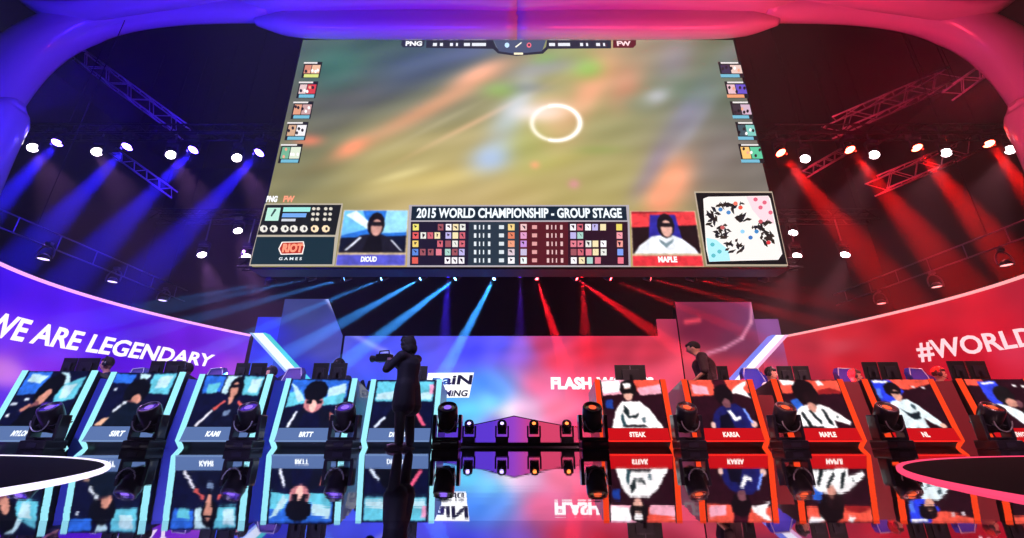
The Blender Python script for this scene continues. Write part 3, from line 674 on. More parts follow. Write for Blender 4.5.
stB = [(246, 2, 8, 8.4), (275, 4, 13, 8.4), (330, 0, 15, 8.35), (430, -1, 14, 8.35), (518, 3, 13, 8.35)]
stC = [(256, 22, 3, 8.6), (285, 24, 9, 8.6), (320, 25, 13, 8.6), (400, 25, 14, 8.6), (518, 25, 14, 8.6)]
for st, nm in ((stA, 'side_arm'), (stB, 'crown_arm'), (stC, 'soffit')):
    for f in (lambda x: x, mir):
        mb = MB(); sweep_px(mb, f(st), ARCH, .46 if nm != 'soffit' else .3); mb.build(nm, arch)
st = [(24, 2, 2, 8.0), (45, 9, 5, 8.0), (80, 10, 5, 8.0), (130, 3, 5, 8.0), (200, -6, 5, 8.05), (300, -14, 5, 8.1)]
for f in (lambda x: x, mir):
    mb = MB(); sweep_px(mb, f(st), ARCH, .3, 14); mb.build('ribbon', arch)
st = [(22, 104, 3, 7.9), (14, 108, 10, 7.9), (-1, 126, 18, 7.9), (-18, 155, 22, 7.9), (-42, 205, 25, 7.9)]
for f in (lambda x: x, mir):
    mb = MB(); sweep_px(mb, f(st), ARCH, .4, 18); mb.build('lower_shell', arch)

# ================================================================== player desks
CYA = (150, 226, 240); ORG = (236, 62, 26)
BW, BH, TILT = 1.17, 1.05, .2
def fpt(x, z, off=0.0):                    # point on the tilted desk front, local
    return Vector((x, TILT*z/BH-off, z))
def pic_uv(u, v, off):                     # u right, v down, inside the strips
    x = -BW/2+.105+(BW-.21)*u; z = BH-.012-(BH-.30)*v; return fpt(x, z, off)
def ell(cx, cy, rx, ry, n=14, a=0): 
    ca, sa = math.cos(a), math.sin(a)
    return [(cx+rx*math.cos(2*math.pi*k/n)*ca-ry*math.sin(2*math.pi*k/n)*sa, cy+rx*math.cos(2*math.pi*k/n)*sa+ry*math.sin(2*math.pi*k/n)*ca) for k in range(n)]
SKY1, SKY2, WHT, NAVY, INKB = (44, 104, 216), (96, 190, 216), (190, 226, 240), (12, 16, 50), (10, 12, 26)
COR, PNK, DRK, WR = (240, 84, 66), (250, 170, 190), (40, 12, 24), (252, 246, 246)
SK, SK2 = (206, 140, 124), (120, 70, 80)
PICS = [
 # 1
 [(NAVY, [(0, 0), (1, 0), (1, 1), (0, 1)]), (SKY1, [(.04, .02), (.42, .02), (.36, .42), (.02, .46)]), (WHT, [(.1, .05), (.38, .1), (.3, .24), (.08, .2)]), (WHT, [(.55, .03), (.68, .03), (.82, .3), (.7, .36)]), (SKY2, [(.62, .3), (.98, .1), (.96, .52), (.66, .6)]), (WHT, [(.7, .28), (.9, .24), (.84, .5), (.72, .52)]),
  (INKB, ell(.5, .34, .17, .3, 14, .35)), (SK, ell(.47, .5, .07, .17, 12, .4)), (SK2, ell(.4, .66, .06, .1, 10, .2)), (INKB, [(.2, 1), (.3, .7), (.5, .62), (.85, .66), (.98, 1)]), ((76, 40, 160), [(.5, .6), (.66, .58), (.72, .7), (.52, .72)]), ((210, 220, 240), [(.02, .6), (.12, .58), (.12, .63), (.02, .65)]), ((210, 220, 240), [(.2, .52), (.27, .5), (.27, .55), (.2, .56)]), ((190, 120, 110), [(.2, .72), (.32, .6), (.36, .64), (.24, .76)]), ((226, 230, 240), [(.05, .8), (.1, .78), (.1, .84), (.05, .85)])],
 # 2
 [(NAVY, [(0, 0), (1, 0), (1, 1), (0, 1)]), (SKY1, [(.0, .02), (.34, .05), (.32, .22), (0, .2)]), (WHT, [(.4, .02), (.58, .05), (.52, .18), (.42, .16)]), (SKY2, [(.62, .04), (.99, .02), (.97, .42), (.6, .4)]), (WHT, [(.74, .08), (.95, .06), (.9, .3), (.72, .3)]),
  (INKB, ell(.46, .36, .2, .24)), (SK, ell(.5, .52, .08, .1)), (SK2, ell(.4, .58, .06, .05)), ((14, 24, 44), [(.1, 1), (.22, .7), (.36, .55), (.6, .6), (.74, .76), (.82, 1)]), ((220, 226, 240), [(.2, .7), (.3, .6), (.32, .65), (.22, .75)]), ((220, 226, 240), [(.3, .56), (.37, .54), (.37, .6), (.32, .62)]), ((236, 180, 150), [(.02, .98), (.1, .86), (.2, .84), (.14, .98)]), ((200, 210, 230), [(.08, .3), (.13, .3), (.13, .35), (.08, .35)])],
 # 3
 [(NAVY, [(0, 0), (1, 0), (1, 1), (0, 1)]), (SKY1, [(.02, .02), (.36, .04), (.34, .34), (.05, .38)]), (SKY2, [(.1, .2), (.3, .16), (.28, .36), (.12, .38)]), (WHT, [(.38, .03), (.62, .03), (.44, .4), (.36, .36)]), (SKY2, [(.66, .03), (.99, .05), (.96, .42), (.7, .4)]), (WHT, [(.8, .1), (.97, .08), (.94, .36), (.78, .36)]),
  (INKB, ell(.58, .28, .12, .24)), (SK, ell(.56, .3, .065, .15)), (INKB, [(.49, .2), (.63, .2), (.62, .26), (.5, .26)]), ((14, 18, 46), [(.12, 1), (.3, .66), (.48, .5), (.66, .5), (.8, .62), (.96, 1)]), ((220, 90, 90), [(.3, .66), (.46, .5), (.48, .53), (.34, .7)]), ((220, 90, 90), [(.68, .5), (.78, .6), (.77, .66), (.66, .54)]), ((230, 226, 240), [(.1, .98), (.3, .68), (.33, .71), (.14, 1)]), (SK, [(.5, .44), (.6, .44), (.57, .58), (.53, .58)]), ((110, 130, 170), [(.5, .7), (.6, .68), (.6, .78), (.5, .8)])],
 # 4
 [(NAVY, [(0, 0), (1, 0), (1, 1), (0, 1)]), (SKY1, [(.02, .02), (.98, .04), (.98, .4), (.02, .5)]), (SKY2, [(.02, .3), (.2, .24), (.34, .5), (.02, .6)]), (WHT, [(.02, .1), (.12, .16), (.3, .44), (.2, .5)]), (WHT, [(.66, .2), (.94, .1), (.96, .3), (.66, .44)]), (SKY2, [(.6, .4), (.96, .3), (.94, .52), (.6, .56)]),
  ((14, 18, 40), [(.08, 1), (.16, .72), (.34, .6), (.64, .6), (.82, .7), (.9, 1)]), ((196, 120, 130), ell(.46, .5, .16, .2)), (INKB, ell(.46, .26, .2, .22)), ((250, 190, 180), ell(.46, .56, .06, .12)), (INKB, [(.33, .46), (.43, .46), (.42, .53), (.34, .52)]), (INKB, [(.5, .46), (.6, .46), (.59, .52), (.51, .53)]), ((226, 230, 250), [(.1, .98), (.2, .68), (.24, .68), (.15, .98)]), ((200, 110, 110), [(.76, .68), (.84, .74), (.86, .9), (.78, .84)]), (NAVY, [(.34, .7), (.6, .7), (.64, 1), (.3, 1)])],
 # 5
 [(NAVY, [(0, 0), (1, 0), (1, 1), (0, 1)]), (SKY2, [(.02, .04), (.98, .04), (.98, .46), (.02, .46)]), (WHT, [(.04, .3), (.36, .24), (.36, .42), (.04, .42)]), (WHT, [(.66, .3), (.96, .26), (.96, .42), (.66, .42)]), ((236, 160, 200), [(.9, .1), (.98, .1), (.98, .3), (.92, .3)]),
  (INKB, ell(.6, .34, .13, .24)), (SK, ell(.56, .46, .06, .13)), (INKB, [(.14, 1), (.3, .64), (.56, .56), (.76, .62), (.92, 1)]), ((236, 90, 130), [(.64, .54), (.72, .58), (.9, .94), (.84, .96)]), ((220, 230, 250), [(.06, .96), (.22, .76), (.24, .8), (.1, 1)])],
 # 6
 [(DRK, [(0, 0), (1, 0), (1, 1), (0, 1)]), (PNK, [(0, 0), (.45, 0), (.45, .3), (0, .34)]), (WR, [(0, .05), (.3, .02), (.38, .24), (.02, .3)]), (COR, [(.55, 0), (1, 0), (1, .24), (.6, .28)]), (PNK, [(.6, .18), (1, .1), (1, .3), (.62, .34)]), ((30, 60, 150), [(.04, .44), (.16, .42), (.16, .62), (.04, .6)]),
  (WR, [(.1, 1), (.2, .62), (.32, .46), (.6, .46), (.74, .6), (.94, 1)]), ((24, 16, 20), ell(.44, .2, .14, .2)), ((226, 166, 150), ell(.43, .3, .08, .15)), ((20, 14, 18), [(.34, .2), (.52, .2), (.51, .3), (.35, .3)]), (WR, [(.36, .08), (.5, .08), (.48, .18), (.38, .18)]),
  ((30, 40, 44), [(.34, .52), (.42, .66), (.4, .76), (.5, .74), (.58, .68), (.52, .8), (.38, .8), (.32, .66)]), ((40, 70, 80), [(.26, .76), (.3, .7), (.34, .96), (.28, .98)]), ((30, 24, 30), [(.28, .98), (.34, .93), (.62, .93), (.7, .98)]), ((90, 110, 120), [(.6, .8), (.66, .78), (.66, .88), (.62, .9)])],
 # 7
 [(DRK, [(0, 0), (1, 0), (1, 1), (0, 1)]), (COR, [(0, 0), (1, 0), (1, .28), (0, .36)]), (PNK, [(.04, .1), (.3, .16), (.3, .32), (.04, .3)]), (WR, [(.66, .3), (.8, .12), (1, .02), (.9, .2), (1, .4), (.8, .3)]), ((60, 14, 30), [(.4, 0), (.62, 0), (.66, .4), (.44, .44)]),
  ((24, 26, 90), [(.24, 1), (.3, .72), (.44, .56), (.7, .5), (.86, .66), (.92, 1)]), ((20, 10, 18), ell(.54, .32, .16, .22)), (SK2, ell(.56, .5, .07, .1)), (WR, [(.54, .66), (.6, .64), (.66, .78), (.74, .76), (.74, .82), (.62, .86)]), ((240, 190, 180), ell(.26, .94, .04, .07)), ((240, 190, 180), ell(.92, .92, .05, .07)), ((10, 10, 30), [(.4, .76), (.54, .7), (.6, 1), (.36, 1)]), ((120, 150, 240), [(.8, .6), (.84, .6), (.92, .9), (.88, .9)])],
 # 8
 [(DRK, [(0, 0), (1, 0), (1, 1), (0, 1)]), (COR, [(0, .02), (1, .02), (1, .26), (0, .3)]), (WR, [(.02, .0), (.3, .04), (.24, .12), (.04, .12)]), (WR, [(.62, .04), (.7, .02), (.74, .12), (.64, .14)]), ((40, 90, 190), [(.1, .44), (.24, .4), (.3, .6), (.14, .66)]), ((150, 30, 34), [(.6, .24), (.8, .18), (1, .26), (1, .3), (.6, .32)]),
  (WR, [(.12, .96), (.1, .72), (.24, .56), (.52, .5), (.7, .6), (.96, .86), (.94, .94), (.7, .84), (.72, 1), (.3, 1)]), ((20, 10, 16), ell(.38, .26, .2, .26)), ((30, 14, 20), ell(.46, .4, .14, .16)), (SK, ell(.42, .58, .07, .1)), ((20, 30, 34), [(.2, .7), (.24, .66), (.34, .98), (.28, 1)]), ((20, 30, 34), [(.34, .66), (.38, .64), (.5, .86), (.48, .94)]), ((20, 30, 34), [(.56, .62), (.6, .62), (.68, .96), (.6, .9)]), ((26, 16, 24), [(.1, 1), (.2, .96), (.5, .96), (.5, 1)]), ((90, 100, 100), [(.76, .76), (.8, .75), (.8, .79), (.76, .8)])],
 # 9
 [(DRK, [(0, 0), (1, 0), (1, 1), (0, 1)]), (COR, [(.3, 0), (1, 0), (1, .1), (.6, .22), (.3, .2)]), ((40, 60, 220), [(.02, .02), (.34, .02), (.5, .26), (.3, .5), (.06, .46)]), (WR, [(.04, .02), (.3, .04), (.28, .08), (.05, .08)]), ((80, 120, 230), [(.04, .2), (.12, .2), (.1, .4), (.04, .4)]), ((236, 220, 226), [(.66, .14), (.72, .14), (.72, .18), (.66, .18)]), ((236, 220, 226), [(.82, .16), (.88, .16), (.88, .2), (.82, .2)]),
  ((222, 234, 238), [(.24, 1), (.1, .6), (.22, .46), (.5, .42), (.64, .56), (.9, .92), (.82, .98), (.62, .8), (.64, 1)]), ((20, 12, 18), ell(.32, .22, .14, .16)), ((226, 160, 140), ell(.35, .34, .08, .12)), ((20, 12, 18), [(.25, .25), (.45, .25), (.44, .31), (.27, .31)]), ((20, 34, 44), [(.3, .6), (.44, .72), (.6, .66), (.58, .8), (.46, .84)]), ((60, 80, 90), [(.52, .5), (.58, .56), (.56, .64), (.5, .56)]), ((236, 180, 160), ell(.88, .95, .05, .05))],
 # 10
 [(DRK, [(0, 0), (1, 0), (1, 1), (0, 1)]), (COR, [(0, 0), (.3, 0), (.3, .14), (0, .14)]), ((50, 66, 220), [(.2, .06), (.5, .04), (.6, .4), (.3, .6), (.22, .4)]), (WR, [(.24, .08), (.48, .06), (.46, .1), (.26, .12)]), (WR, [(.76, .12), (.82, .12), (.82, .17), (.76, .17)]), (WR, [(.9, .14), (.96, .14), (.96, .19), (.9, .19)]),
  ((230, 236, 240), [(.3, .5), (.5, .56), (.7, .7), (.98, .6), (1, .9), (.6, .96)]), ((24, 20, 24), ell(.52, .34, .16, .2)), (SK, ell(.58, .5, .1, .09)), ((30, 14, 20), ell(.76, .66, .1, .1)), (SK2, ell(.7, .52, .05, .08))],
]
NAMES = ['MYLON', 'SIRT', 'KAMI', 'BRTT', 'DIOUD', 'STEAK', 'KARSA', 'MAPLE', 'NL', 'SWORDART']
DLAB = ['desk at far left, picture of a long dark haired player leaning over', 'desk whose picture shows a dark haired player beside a pale blue patch',
 'desk whose picture shows a player with thin red shoulder stripes', 'desk whose picture shows a big black haired player looking down', 'desk behind the cameraman, pink stripe on the pictured sleeve',
 'desk picturing a player in white facing front, beside the centre gap', 'desk below the standing man, picturing a player in dark blue', 'desk picturing a player in white with black haired head bowed',
 'desk picturing a player in white against a bright blue chair', 'desk at far right, cut by the picture edge']
tops = [56.5, 146, 235, 321.5, 406.5, 630, 717, 807, 898, 993]
Ybs = [6.8, 6.9, 7.0, 7.2, 7.25, 7.25, 7.25, 7.22, 7.2, 7.15]
CTR = []
pit = D((20, 18, 28), .35, 0, 'desk_black', 0, 1, .5)
for i in range(10):
    L = i < 5; cE = CYA if L else ORG
    pt = P(tops[i], 380, Ybs[i]+TILT); bx = pt.x; by = Ybs[i]; CTR.append((bx, by))
    zs = [1.08, 1.07, 1.05, 1.01, 1, 1, 1, 1, 1, 1][i]
    root = thing('player_desk', ('cyan edged ' if L else 'orange edged ')+DLAB[i], 'desk', (bx, by, 0), 0, 'player desks')
    root.scale = (1, 1, zs)
    # body behind the front
    mb = MB(); x_ = BW/2-.1
    mb.prism([(-x_, .10, 0), (-x_, .02+TILT*.08, .1), (-x_, TILT+.01, BH-.01), (-x_, TILT+.09, BH-.01), (-x_, .24, 0)], (2*x_, 0, 0), pit); mb.build('front_panel', root)
    # side frames with the glow strips bent under at the foot
    for sg in (-1, 1):
        mb = MB(); xa = sg*(BW/2-.1); xb = sg*BW/2
        prof = [(-.0+TILT*.1/BH, .10), (TILT, BH), (TILT+.75, BH-.16), (TILT+.75, RZ+.001), (.42, RZ+.001), (.42, 0), (.14, 0)]
        mb.prism([(xa+sg*.012, y+.012, z) for y, z in prof], ((xb-xa)-sg*.024, 0, 0), pit); mb.build('side_panel', root)
        mb = MB(); a = [(.13, .0), (TILT*.1/BH, .10), (TILT, BH), (TILT+.03, BH), (TILT*.1/BH+.03, .10), (.16, 0)]
        mb.prism([(xa+sg*.02, y-.004, z) for y, z in a], (xb-xa-sg*.02, 0, 0), E(cE)); mb.build('glow_strip', root)
    mb = MB(); mb.box((0, TILT+.42, .76), (BW-.21, .66, .035), pit); mb.build('desk_top', root)
    raster_picture('screen_picture', PICS[i], lambda u, v: pic_uv(u, v, .006), root, 84, 72, i)
    # name plate wedge
    pc = (84, 108, 158) if L else (186, 14, 22); pc2 = (110, 136, 180) if L else (240, 40, 30)
    x_ = BW/2-.11
    mb = MB(); mb.prism([(-x_, -.005, .085), (-x_, -.045, .10), (-x_, .02, .285), (-x_, .06, .285)], (2*x_, 0, 0), E(pc))
    mb.box((0, -.047, .098), (2*x_, .012, .018), E(pc2)); pl = mb.build('name_plate', root)
    tw = .075*len(NAMES[i])*.62+.02; u0 = -.02
    def fn(u, v, tw=tw, u0=u0): z = .155+.075*v; return Vector((u0-tw/2+tw*u, -.045+.065*(z-.10)/.185-.008, z))
    mb = MB(); text_into(mb, NAMES[i], fn, E((240, 246, 255) if L else (255, 226, 220)), .055, .02, 1.05); o = mb.build('lettering', pl)
# gap panels between the desks
for (a, b_), lab in (((0, 1), 'dark blue filler panel between the first and second left desks'), ((1, 2), 'dark blue filler panel between the second and third left desks'), ((2, 3), 'dark blue filler panel between the third and fourth left desks'), ((6, 7), 'dark red filler panel left of the desk picturing the bowed head'),
                     ((7, 8), 'dark red filler panel right of the desk picturing the bowed head'), ((8, 9), 'dark red filler panel at the far right beside the last desk')):
    xa = CTR[a][0]+BW/2+.012; xb = CTR[b_][0]-BW/2-.012; ya, yb = CTR[a][1], CTR[b_][1]
    L = a < 5; mb = MB()
    c = D((36, 46, 170), .5, 0, 'blue_panel') if L else D((120, 18, 38), .5, 0, 'red_panel')
    t_ = .16; h = BH-.03 if a != 6 else .8
    yo = .09
    mb.add([(xa, ya+yo+.05, 0), (xb, yb+yo+.05, 0), (xb, yb+TILT*h/BH+yo, h), (xa, ya+TILT*h/BH+yo, h), (xa, ya+yo+.05+t_, 0), (xb, yb+yo+.05+t_, 0), (xb, yb+TILT*h/BH+yo+.05, h), (xa, ya+TILT*h/BH+yo+.05, h)],
           [(0, 1, 2, 3), (4, 7, 6, 5), (0, 3, 7, 4), (1, 5, 6, 2), (3, 2, 6, 7), (0, 4, 5, 1)], c)
    root = thing('filler_panel', lab, 'panel', (0, 0, 0), 0, 'filler panels'); mb.build('board', root)

# ------------------------------------------------------------------ monitors on the desks
mon_px = [(0, 65, 78.5, 358, 1), (0, 79.5, 101, 358, 0), (1, 152, 166, 361, 1), (1, 167, 186, 361, 0), (2, 237, 251, 363, 1), (2, 252, 268, 363, 0), (3, 314, 330, 363, 1), (3, 331, 348, 363, 0), (4, 404, 428, 366, 0),
          (5, 614, 645, 365, 0), (6, 716, 727, 366, 0), (7, 776, 791, 366, 1), (7, 792, 808, 366, 0), (8, 861, 876, 362, 1), (8, 877, 897, 362, 0), (9, 946, 963, 361, 1), (9, 964, 984, 361, 0)]
wh = ['first', 'second', 'third', 'fourth', 'fifth']
for k, (i, a, b_, ytop, left) in enumerate(mon_px):
    Y = CTR[i][1]+TILT+.42; pa = P(a, ytop, Y); pb = P(b_, ytop, Y); w = pb.x-pa.x; z = pa.z; cx = (pa.x+pb.x)/2
    hh = .36
    D_ = ['leftmost', 'second from left', 'third from left', 'red striped player', 'cameraman'][0]
    where = ['far left desk', 'second desk from the left', 'desk picturing red shoulder stripes', 'desk picturing the black haired player looking down', 'desk behind the cameraman', 'desk picturing the white jersey beside the centre gap',
             'desk below the standing man', 'desk picturing the bowed head', 'desk picturing the player against a blue chair', 'far right desk'][i]
    pair = (i in (0, 1, 2, 3, 7, 8, 9))
    lab = ('left' if left else 'right')+' of the two black monitors on the '+where if pair else 'black monitor seen from behind on the '+where
    root = thing('monitor', lab, 'monitor', (cx, Y, .778), 0, 'black monitors on the desks')
    zc_ = z-.778-hh/2
    mb = MB(); mb.box((0, 0, zc_), (w-.01, .03, hh), BLACK, None, .008); mb.box((0, -.017, zc_), (.008, .006, hh*.9), D((150, 140, 170), .4, 0, 'seam_trim')) if w > .4 else None; mb.box((0, -.025, zc_), (w*.55, .03, hh*.55), D((24, 20, 34), .5, 0, 'monitor_shell'), None, .01); mb.build('housing', root)
    mb = MB(); mb.box((0, .017, zc_), (w-.04, .004, hh-.03), E((70, 110, 200) if i < 5 else (200, 110, 120), .4)); mb.build('display', root)
    mb = MB(); mb.box((0, -.03, (zc_)/2), (.05, .02, zc_+.02), DMETAL); mb.box((0, 0, .006), (.22, .18, .012), DMETAL); mb.build('stand', root)

# ================================================================== people
def remesh_obj(mb, name, parent, voxel, it=4, mat=None):
    o = mb.build(name, parent); m = o.modifiers.new('r', 'REMESH'); m.mode = 'VOXEL'; m.voxel_size = voxel
    s_ = o.modifiers.new('s', 'SMOOTH'); s_.iterations = it; s_.factor = .5
    dg = bpy.context.evaluated_depsgraph_get(); dg.update()
    me = bpy.data.meshes.new_from_object(o.evaluated_get(dg)); o.modifiers.clear(); old = o.data; o.data = me; bpy.data.meshes.remove(old)
    me.materials.clear(); me.materials.append(mat)
    me.polygons.foreach_set('use_smooth', [True]*len(me.polygons)); return o
def limb(mb, pts, rs):
    pts = [Vector(p) for p in pts]
    for (a, b_), (r0, r1) in zip(zip(pts, pts[1:]), zip(rs, rs[1:])):
        mb.cyl(a, b_, r0, BLACK, r1, 12); mb.ball(a, r0, BLACK, 12); mb.ball(b_, r1, BLACK, 12)
def person(label, loc, rz, pose, skin, shirt, trouser, hair, headset=False, hair_kind='short', head_rot=(0, 0, 0), glow=None, long_coat=False, hands=True, voxel=.014):
    """pose: joints in local metres, facing -Y"""
    root = thing('person', label, 'person', loc, rz); p = {k: Vector(v) for k, v in pose.items()}
    body = MB(); nk, hd = p['neck'], p['head']
    sh_l, sh_r = p['sh_l'], p['sh_r']; pv, chs = p['pelvis'], p['chest']
    limb(body, [pv, (pv+chs)/2, chs], [.13, .12, .14]); limb(body, [sh_l, chs+Vector((0, 0, .03)), sh_r], [.055, .1, .055])
    limb(body, [chs, nk, hd-Vector((0, 0, .06))], [.09, .055, .052])
    Rh = Euler(head_rot).to_matrix()
    def hp(x, y, z): return hd+Rh @ Vector((x, y, z))
    body.ball(hd, .1, BLACK, 16, (.78, .95, 1.18), Euler(head_rot)); body.ball(hp(0, -.03, -.06), .062, BLACK, 12, (.85, .9, .9), Euler(head_rot))
    body.ball(hp(0, -.1, -.015), .018, BLACK, 10, (.8, 1.1, 1.5), Euler(head_rot)); body.ball(hp(0, -.082, -.062), .018, BLACK, 10, (1.4, .6, .6), Euler(head_rot))
    for sg in (-1, 1): body.ball(hp(sg*.08, .005, -.01), .026, BLACK, 10, (.5, .8, 1.2), Euler(head_rot))
    for s_ in ('l', 'r'):
        limb(body, [p['sh_'+s_], p['el_'+s_], p['ha_'+s_]], [.048, .038, .026])
        h = p['ha_'+s_]; d_ = (h-p['el_'+s_]).normalized(); sd = d_.cross(Vector((0, 0, 1))); sd = sd.normalized() if sd.length > .1 else Vector((1, 0, 0)); up = sd.cross(d_)
        limb(body, [h, h+d_*.05, h+d_*.085], [.026, .032, .03])
        for k, (o1, ln) in enumerate(((-.028, .062), (-.010, .074), (.009, .07), (.027, .056))):
            q = h+d_*.088+sd*o1; bend = -up*.35
            limb(body, [q, q+(d_+bend*.4).normalized()*ln*.5, q+(d_+bend*.4).normalized()*ln*.5+(d_+bend*2.2).normalized()*ln*.5], [.0095, .009, .0075])
        q = h+d_*.035+sd*(-.03 if s_ == 'l' else .03)
        limb(body, [q, q+(sd*(-1 if s_ == 'l' else 1)+d_).normalized()*.035, q+(sd*(-.5 if s_ == 'l' else .5)+d_).normalized()*.062], [.012, .0105, .009])
        limb(body, [p['hip_'+s_], p['kn_'+s_], p['an_'+s_]], [.085, .058, .04])
    remesh_obj(body, 'body', root, voxel, 3, D(skin, .55, 0, 'skin'))
    sm = MB()
    limb(sm, [pv+Vector((0, 0, -.03)), (pv+chs)/2, chs], [.155, .15, .17]); 
    for ofs in (-.06, .06): limb(sm, [pv+Vector((ofs, 0, -.03)), (pv+chs)/2+Vector((ofs, 0, 0)), chs+Vector((ofs, 0, 0))], [.125, .12, .135])
    limb(sm, [sh_l, chs+Vector((0, 0, .06)), sh_r], [.078, .1, .078])
    sleeve = 1.0 if long_coat else .62
    for s_ in ('l', 'r'):
        a, b_, c = p['sh_'+s_], p['el_'+s_], p['ha_'+s_]
        if sleeve == 1.0: limb(sm, [a, b_, b_.lerp(c, .9)], [.075, .06, .045])
        else: limb(sm, [a, a.lerp(b_, .95)], [.076, .062])
    limb(sm, [chs+Vector((0, .01, .09)), nk+Vector((0, .01, -.045))], [.1, .068])
    if long_coat:
        for ofs in (-.07, .07): limb(sm, [pv+Vector((ofs, .01, 0)), pv+Vector((ofs*1.2, .02, -.32))], [.14, .16])
    remesh_obj(sm, 'jacket' if long_coat else 'shirt', root, .016, 4, D(shirt, .75, 0, 'cloth', .2, 40))
    tr = MB()
    for s_ in ('l', 'r'): limb(tr, [p['hip_'+s_], p['kn_'+s_], p['an_'+s_]+Vector((0, 0, .02))], [.105, .078, .062])
    limb(tr, [pv+Vector((-.05, 0, 0)), pv+Vector((.05, 0, 0))], [.125, .125])
    remesh_obj(tr, 'trousers', root, .018, 3, D(trouser, .8, 0, 'cloth'))
    for s_ in ('l', 'r'):
        a = p['an_'+s_]; mb = MB(); mb.ball(a+Vector((0, -.07, -.035)), .05, D((12, 12, 14), .4, 0, 'shoe_leather'), 12, (.9, 2.5, .9)); mb.box(a+Vector((0, -.07, -.07)), (.09, .25, .02), D((30, 30, 32), .6, 0, 'sole')); mb.build('shoe', root)
    hm = MB()
    e = Euler(head_rot)
    if hair_kind == 'short':
        hm.ball(hp(0, .018, .03), .1, BLACK, 16, (.9, .98, 1.08), e); hm.ball(hp(0, -.035, .075), .06, BLACK, 12, (1.15, 1, .7), e)
        cut = .0
    else:
        hm.ball(hp(0, .03, .02), .115, BLACK, 16, (.95, .98, 1.1), e); hm.ball(hp(0, -.04, .085), .06, BLACK, 12, (1.25, 1, .7), e)
        for q in range(10):
            a_ = -.2+q*.38; hm.ball(hp(.08*math.cos(a_), .03+.08*math.sin(a_), -.06-.02*(q % 3)), .045, BLACK, 10, (1, 1, 1.4), e)
        for q in range(9): hm.ball(hp(.07*math.sin(q*2.1), .02+.07*math.cos(q*2.1), .1+.02*math.sin(q*3.3)), .035, BLACK, 8, (1, 1, 1), e)
    ho = remesh_obj(hm, 'hair', root, .012, 2, D(hair, .8, 0, 'hair', .5, 120))
    # trim hair away from the face
    bm = bmesh.new(); bm.from_mesh(ho.data); Ri = Rh.inverted(); rem = []
    for v in bm.verts:
        q = Ri @ (v.co-hd)
        if q.y < -.035 and q.z < .045: rem.append(v)
    bmesh.ops.delete(bm, geom=rem, context='VERTS'); bm.to_mesh(ho.data); bm.free()
    for sg in (-1, 1):
        mb = MB(); mb.ball(hp(sg*.032, -.085, .012), .011, D((20, 16, 16), .2, 0, 'eye'), 8, (1.3, .6, .8), e); mb.build('eye', root)
    if headset:
        mb = MB(); mb.tube([hp(.098*math.cos(a_), .0, .02+.115*math.sin(a_)) for a_ in [math.pi*k/12 for k in range(13)]], .012, BLACK, 8, (1, 1.6)); hs = mb.build('headset_band', root)
        for sg in (-1, 1): mb = MB(); mb.ball(hp(sg*.1, 0, -.005), .042, D((30, 30, 40), .3, 0, 'ear_cup'), 12, (.5, 1, 1.1), e); mb.build('ear_cup', root)
        mb = MB(); mb.tube([hp(-.1, -.01, -.03), hp(-.09, -.06, -.06), hp(-.04, -.1, -.075)], .005, BLACK, 6); mb.ball(hp(-.04, -.1, -.075), .011, BLACK, 8); mb.build('microphone', root)
    return root
def sit_pose(lean=0.0, turn=0):
    return dict(pelvis=(0, 0, .52), chest=(0, -.02-lean, .86), neck=(0, -.03-lean*1.2, 1.05), head=(0, -.06-lean*1.4, 1.19), sh_l=(-.18, -.03-lean, .96), sh_r=(.18, -.03-lean, .96),
                el_l=(-.23, -.24-lean, .76), el_r=(.23, -.24-lean, .76), ha_l=(-.12, -.44-lean, .74), ha_r=(.12, -.44-lean, .74), hip_l=(-.1, -.02, .5), hip_r=(.1, -.02, .5), kn_l=(-.13, -.42, .48), kn_r=(.13, -.42, .48), an_l=(-.13, -.40, .08), an_r=(.13, -.40, .08))
def stand_pose():
    return dict(pelvis=(0, 0, .95), chest=(0, 0, 1.28), neck=(0, -.02, 1.47), head=(0, -.05, 1.62), sh_l=(-.19, 0, 1.40), sh_r=(.19, 0, 1.40), el_l=(-.25, .02, 1.12), el_r=(.25, .02, 1.12), ha_l=(-.24, -.12, .9), ha_r=(.24, -.12, .9),
                hip_l=(-.1, 0, .92), hip_r=(.1, 0, .92), kn_l=(-.11, -.02, .5), kn_r=(.11, -.02, .5), an_l=(-.12, .02, .08), an_r=(.12, .02, .08))
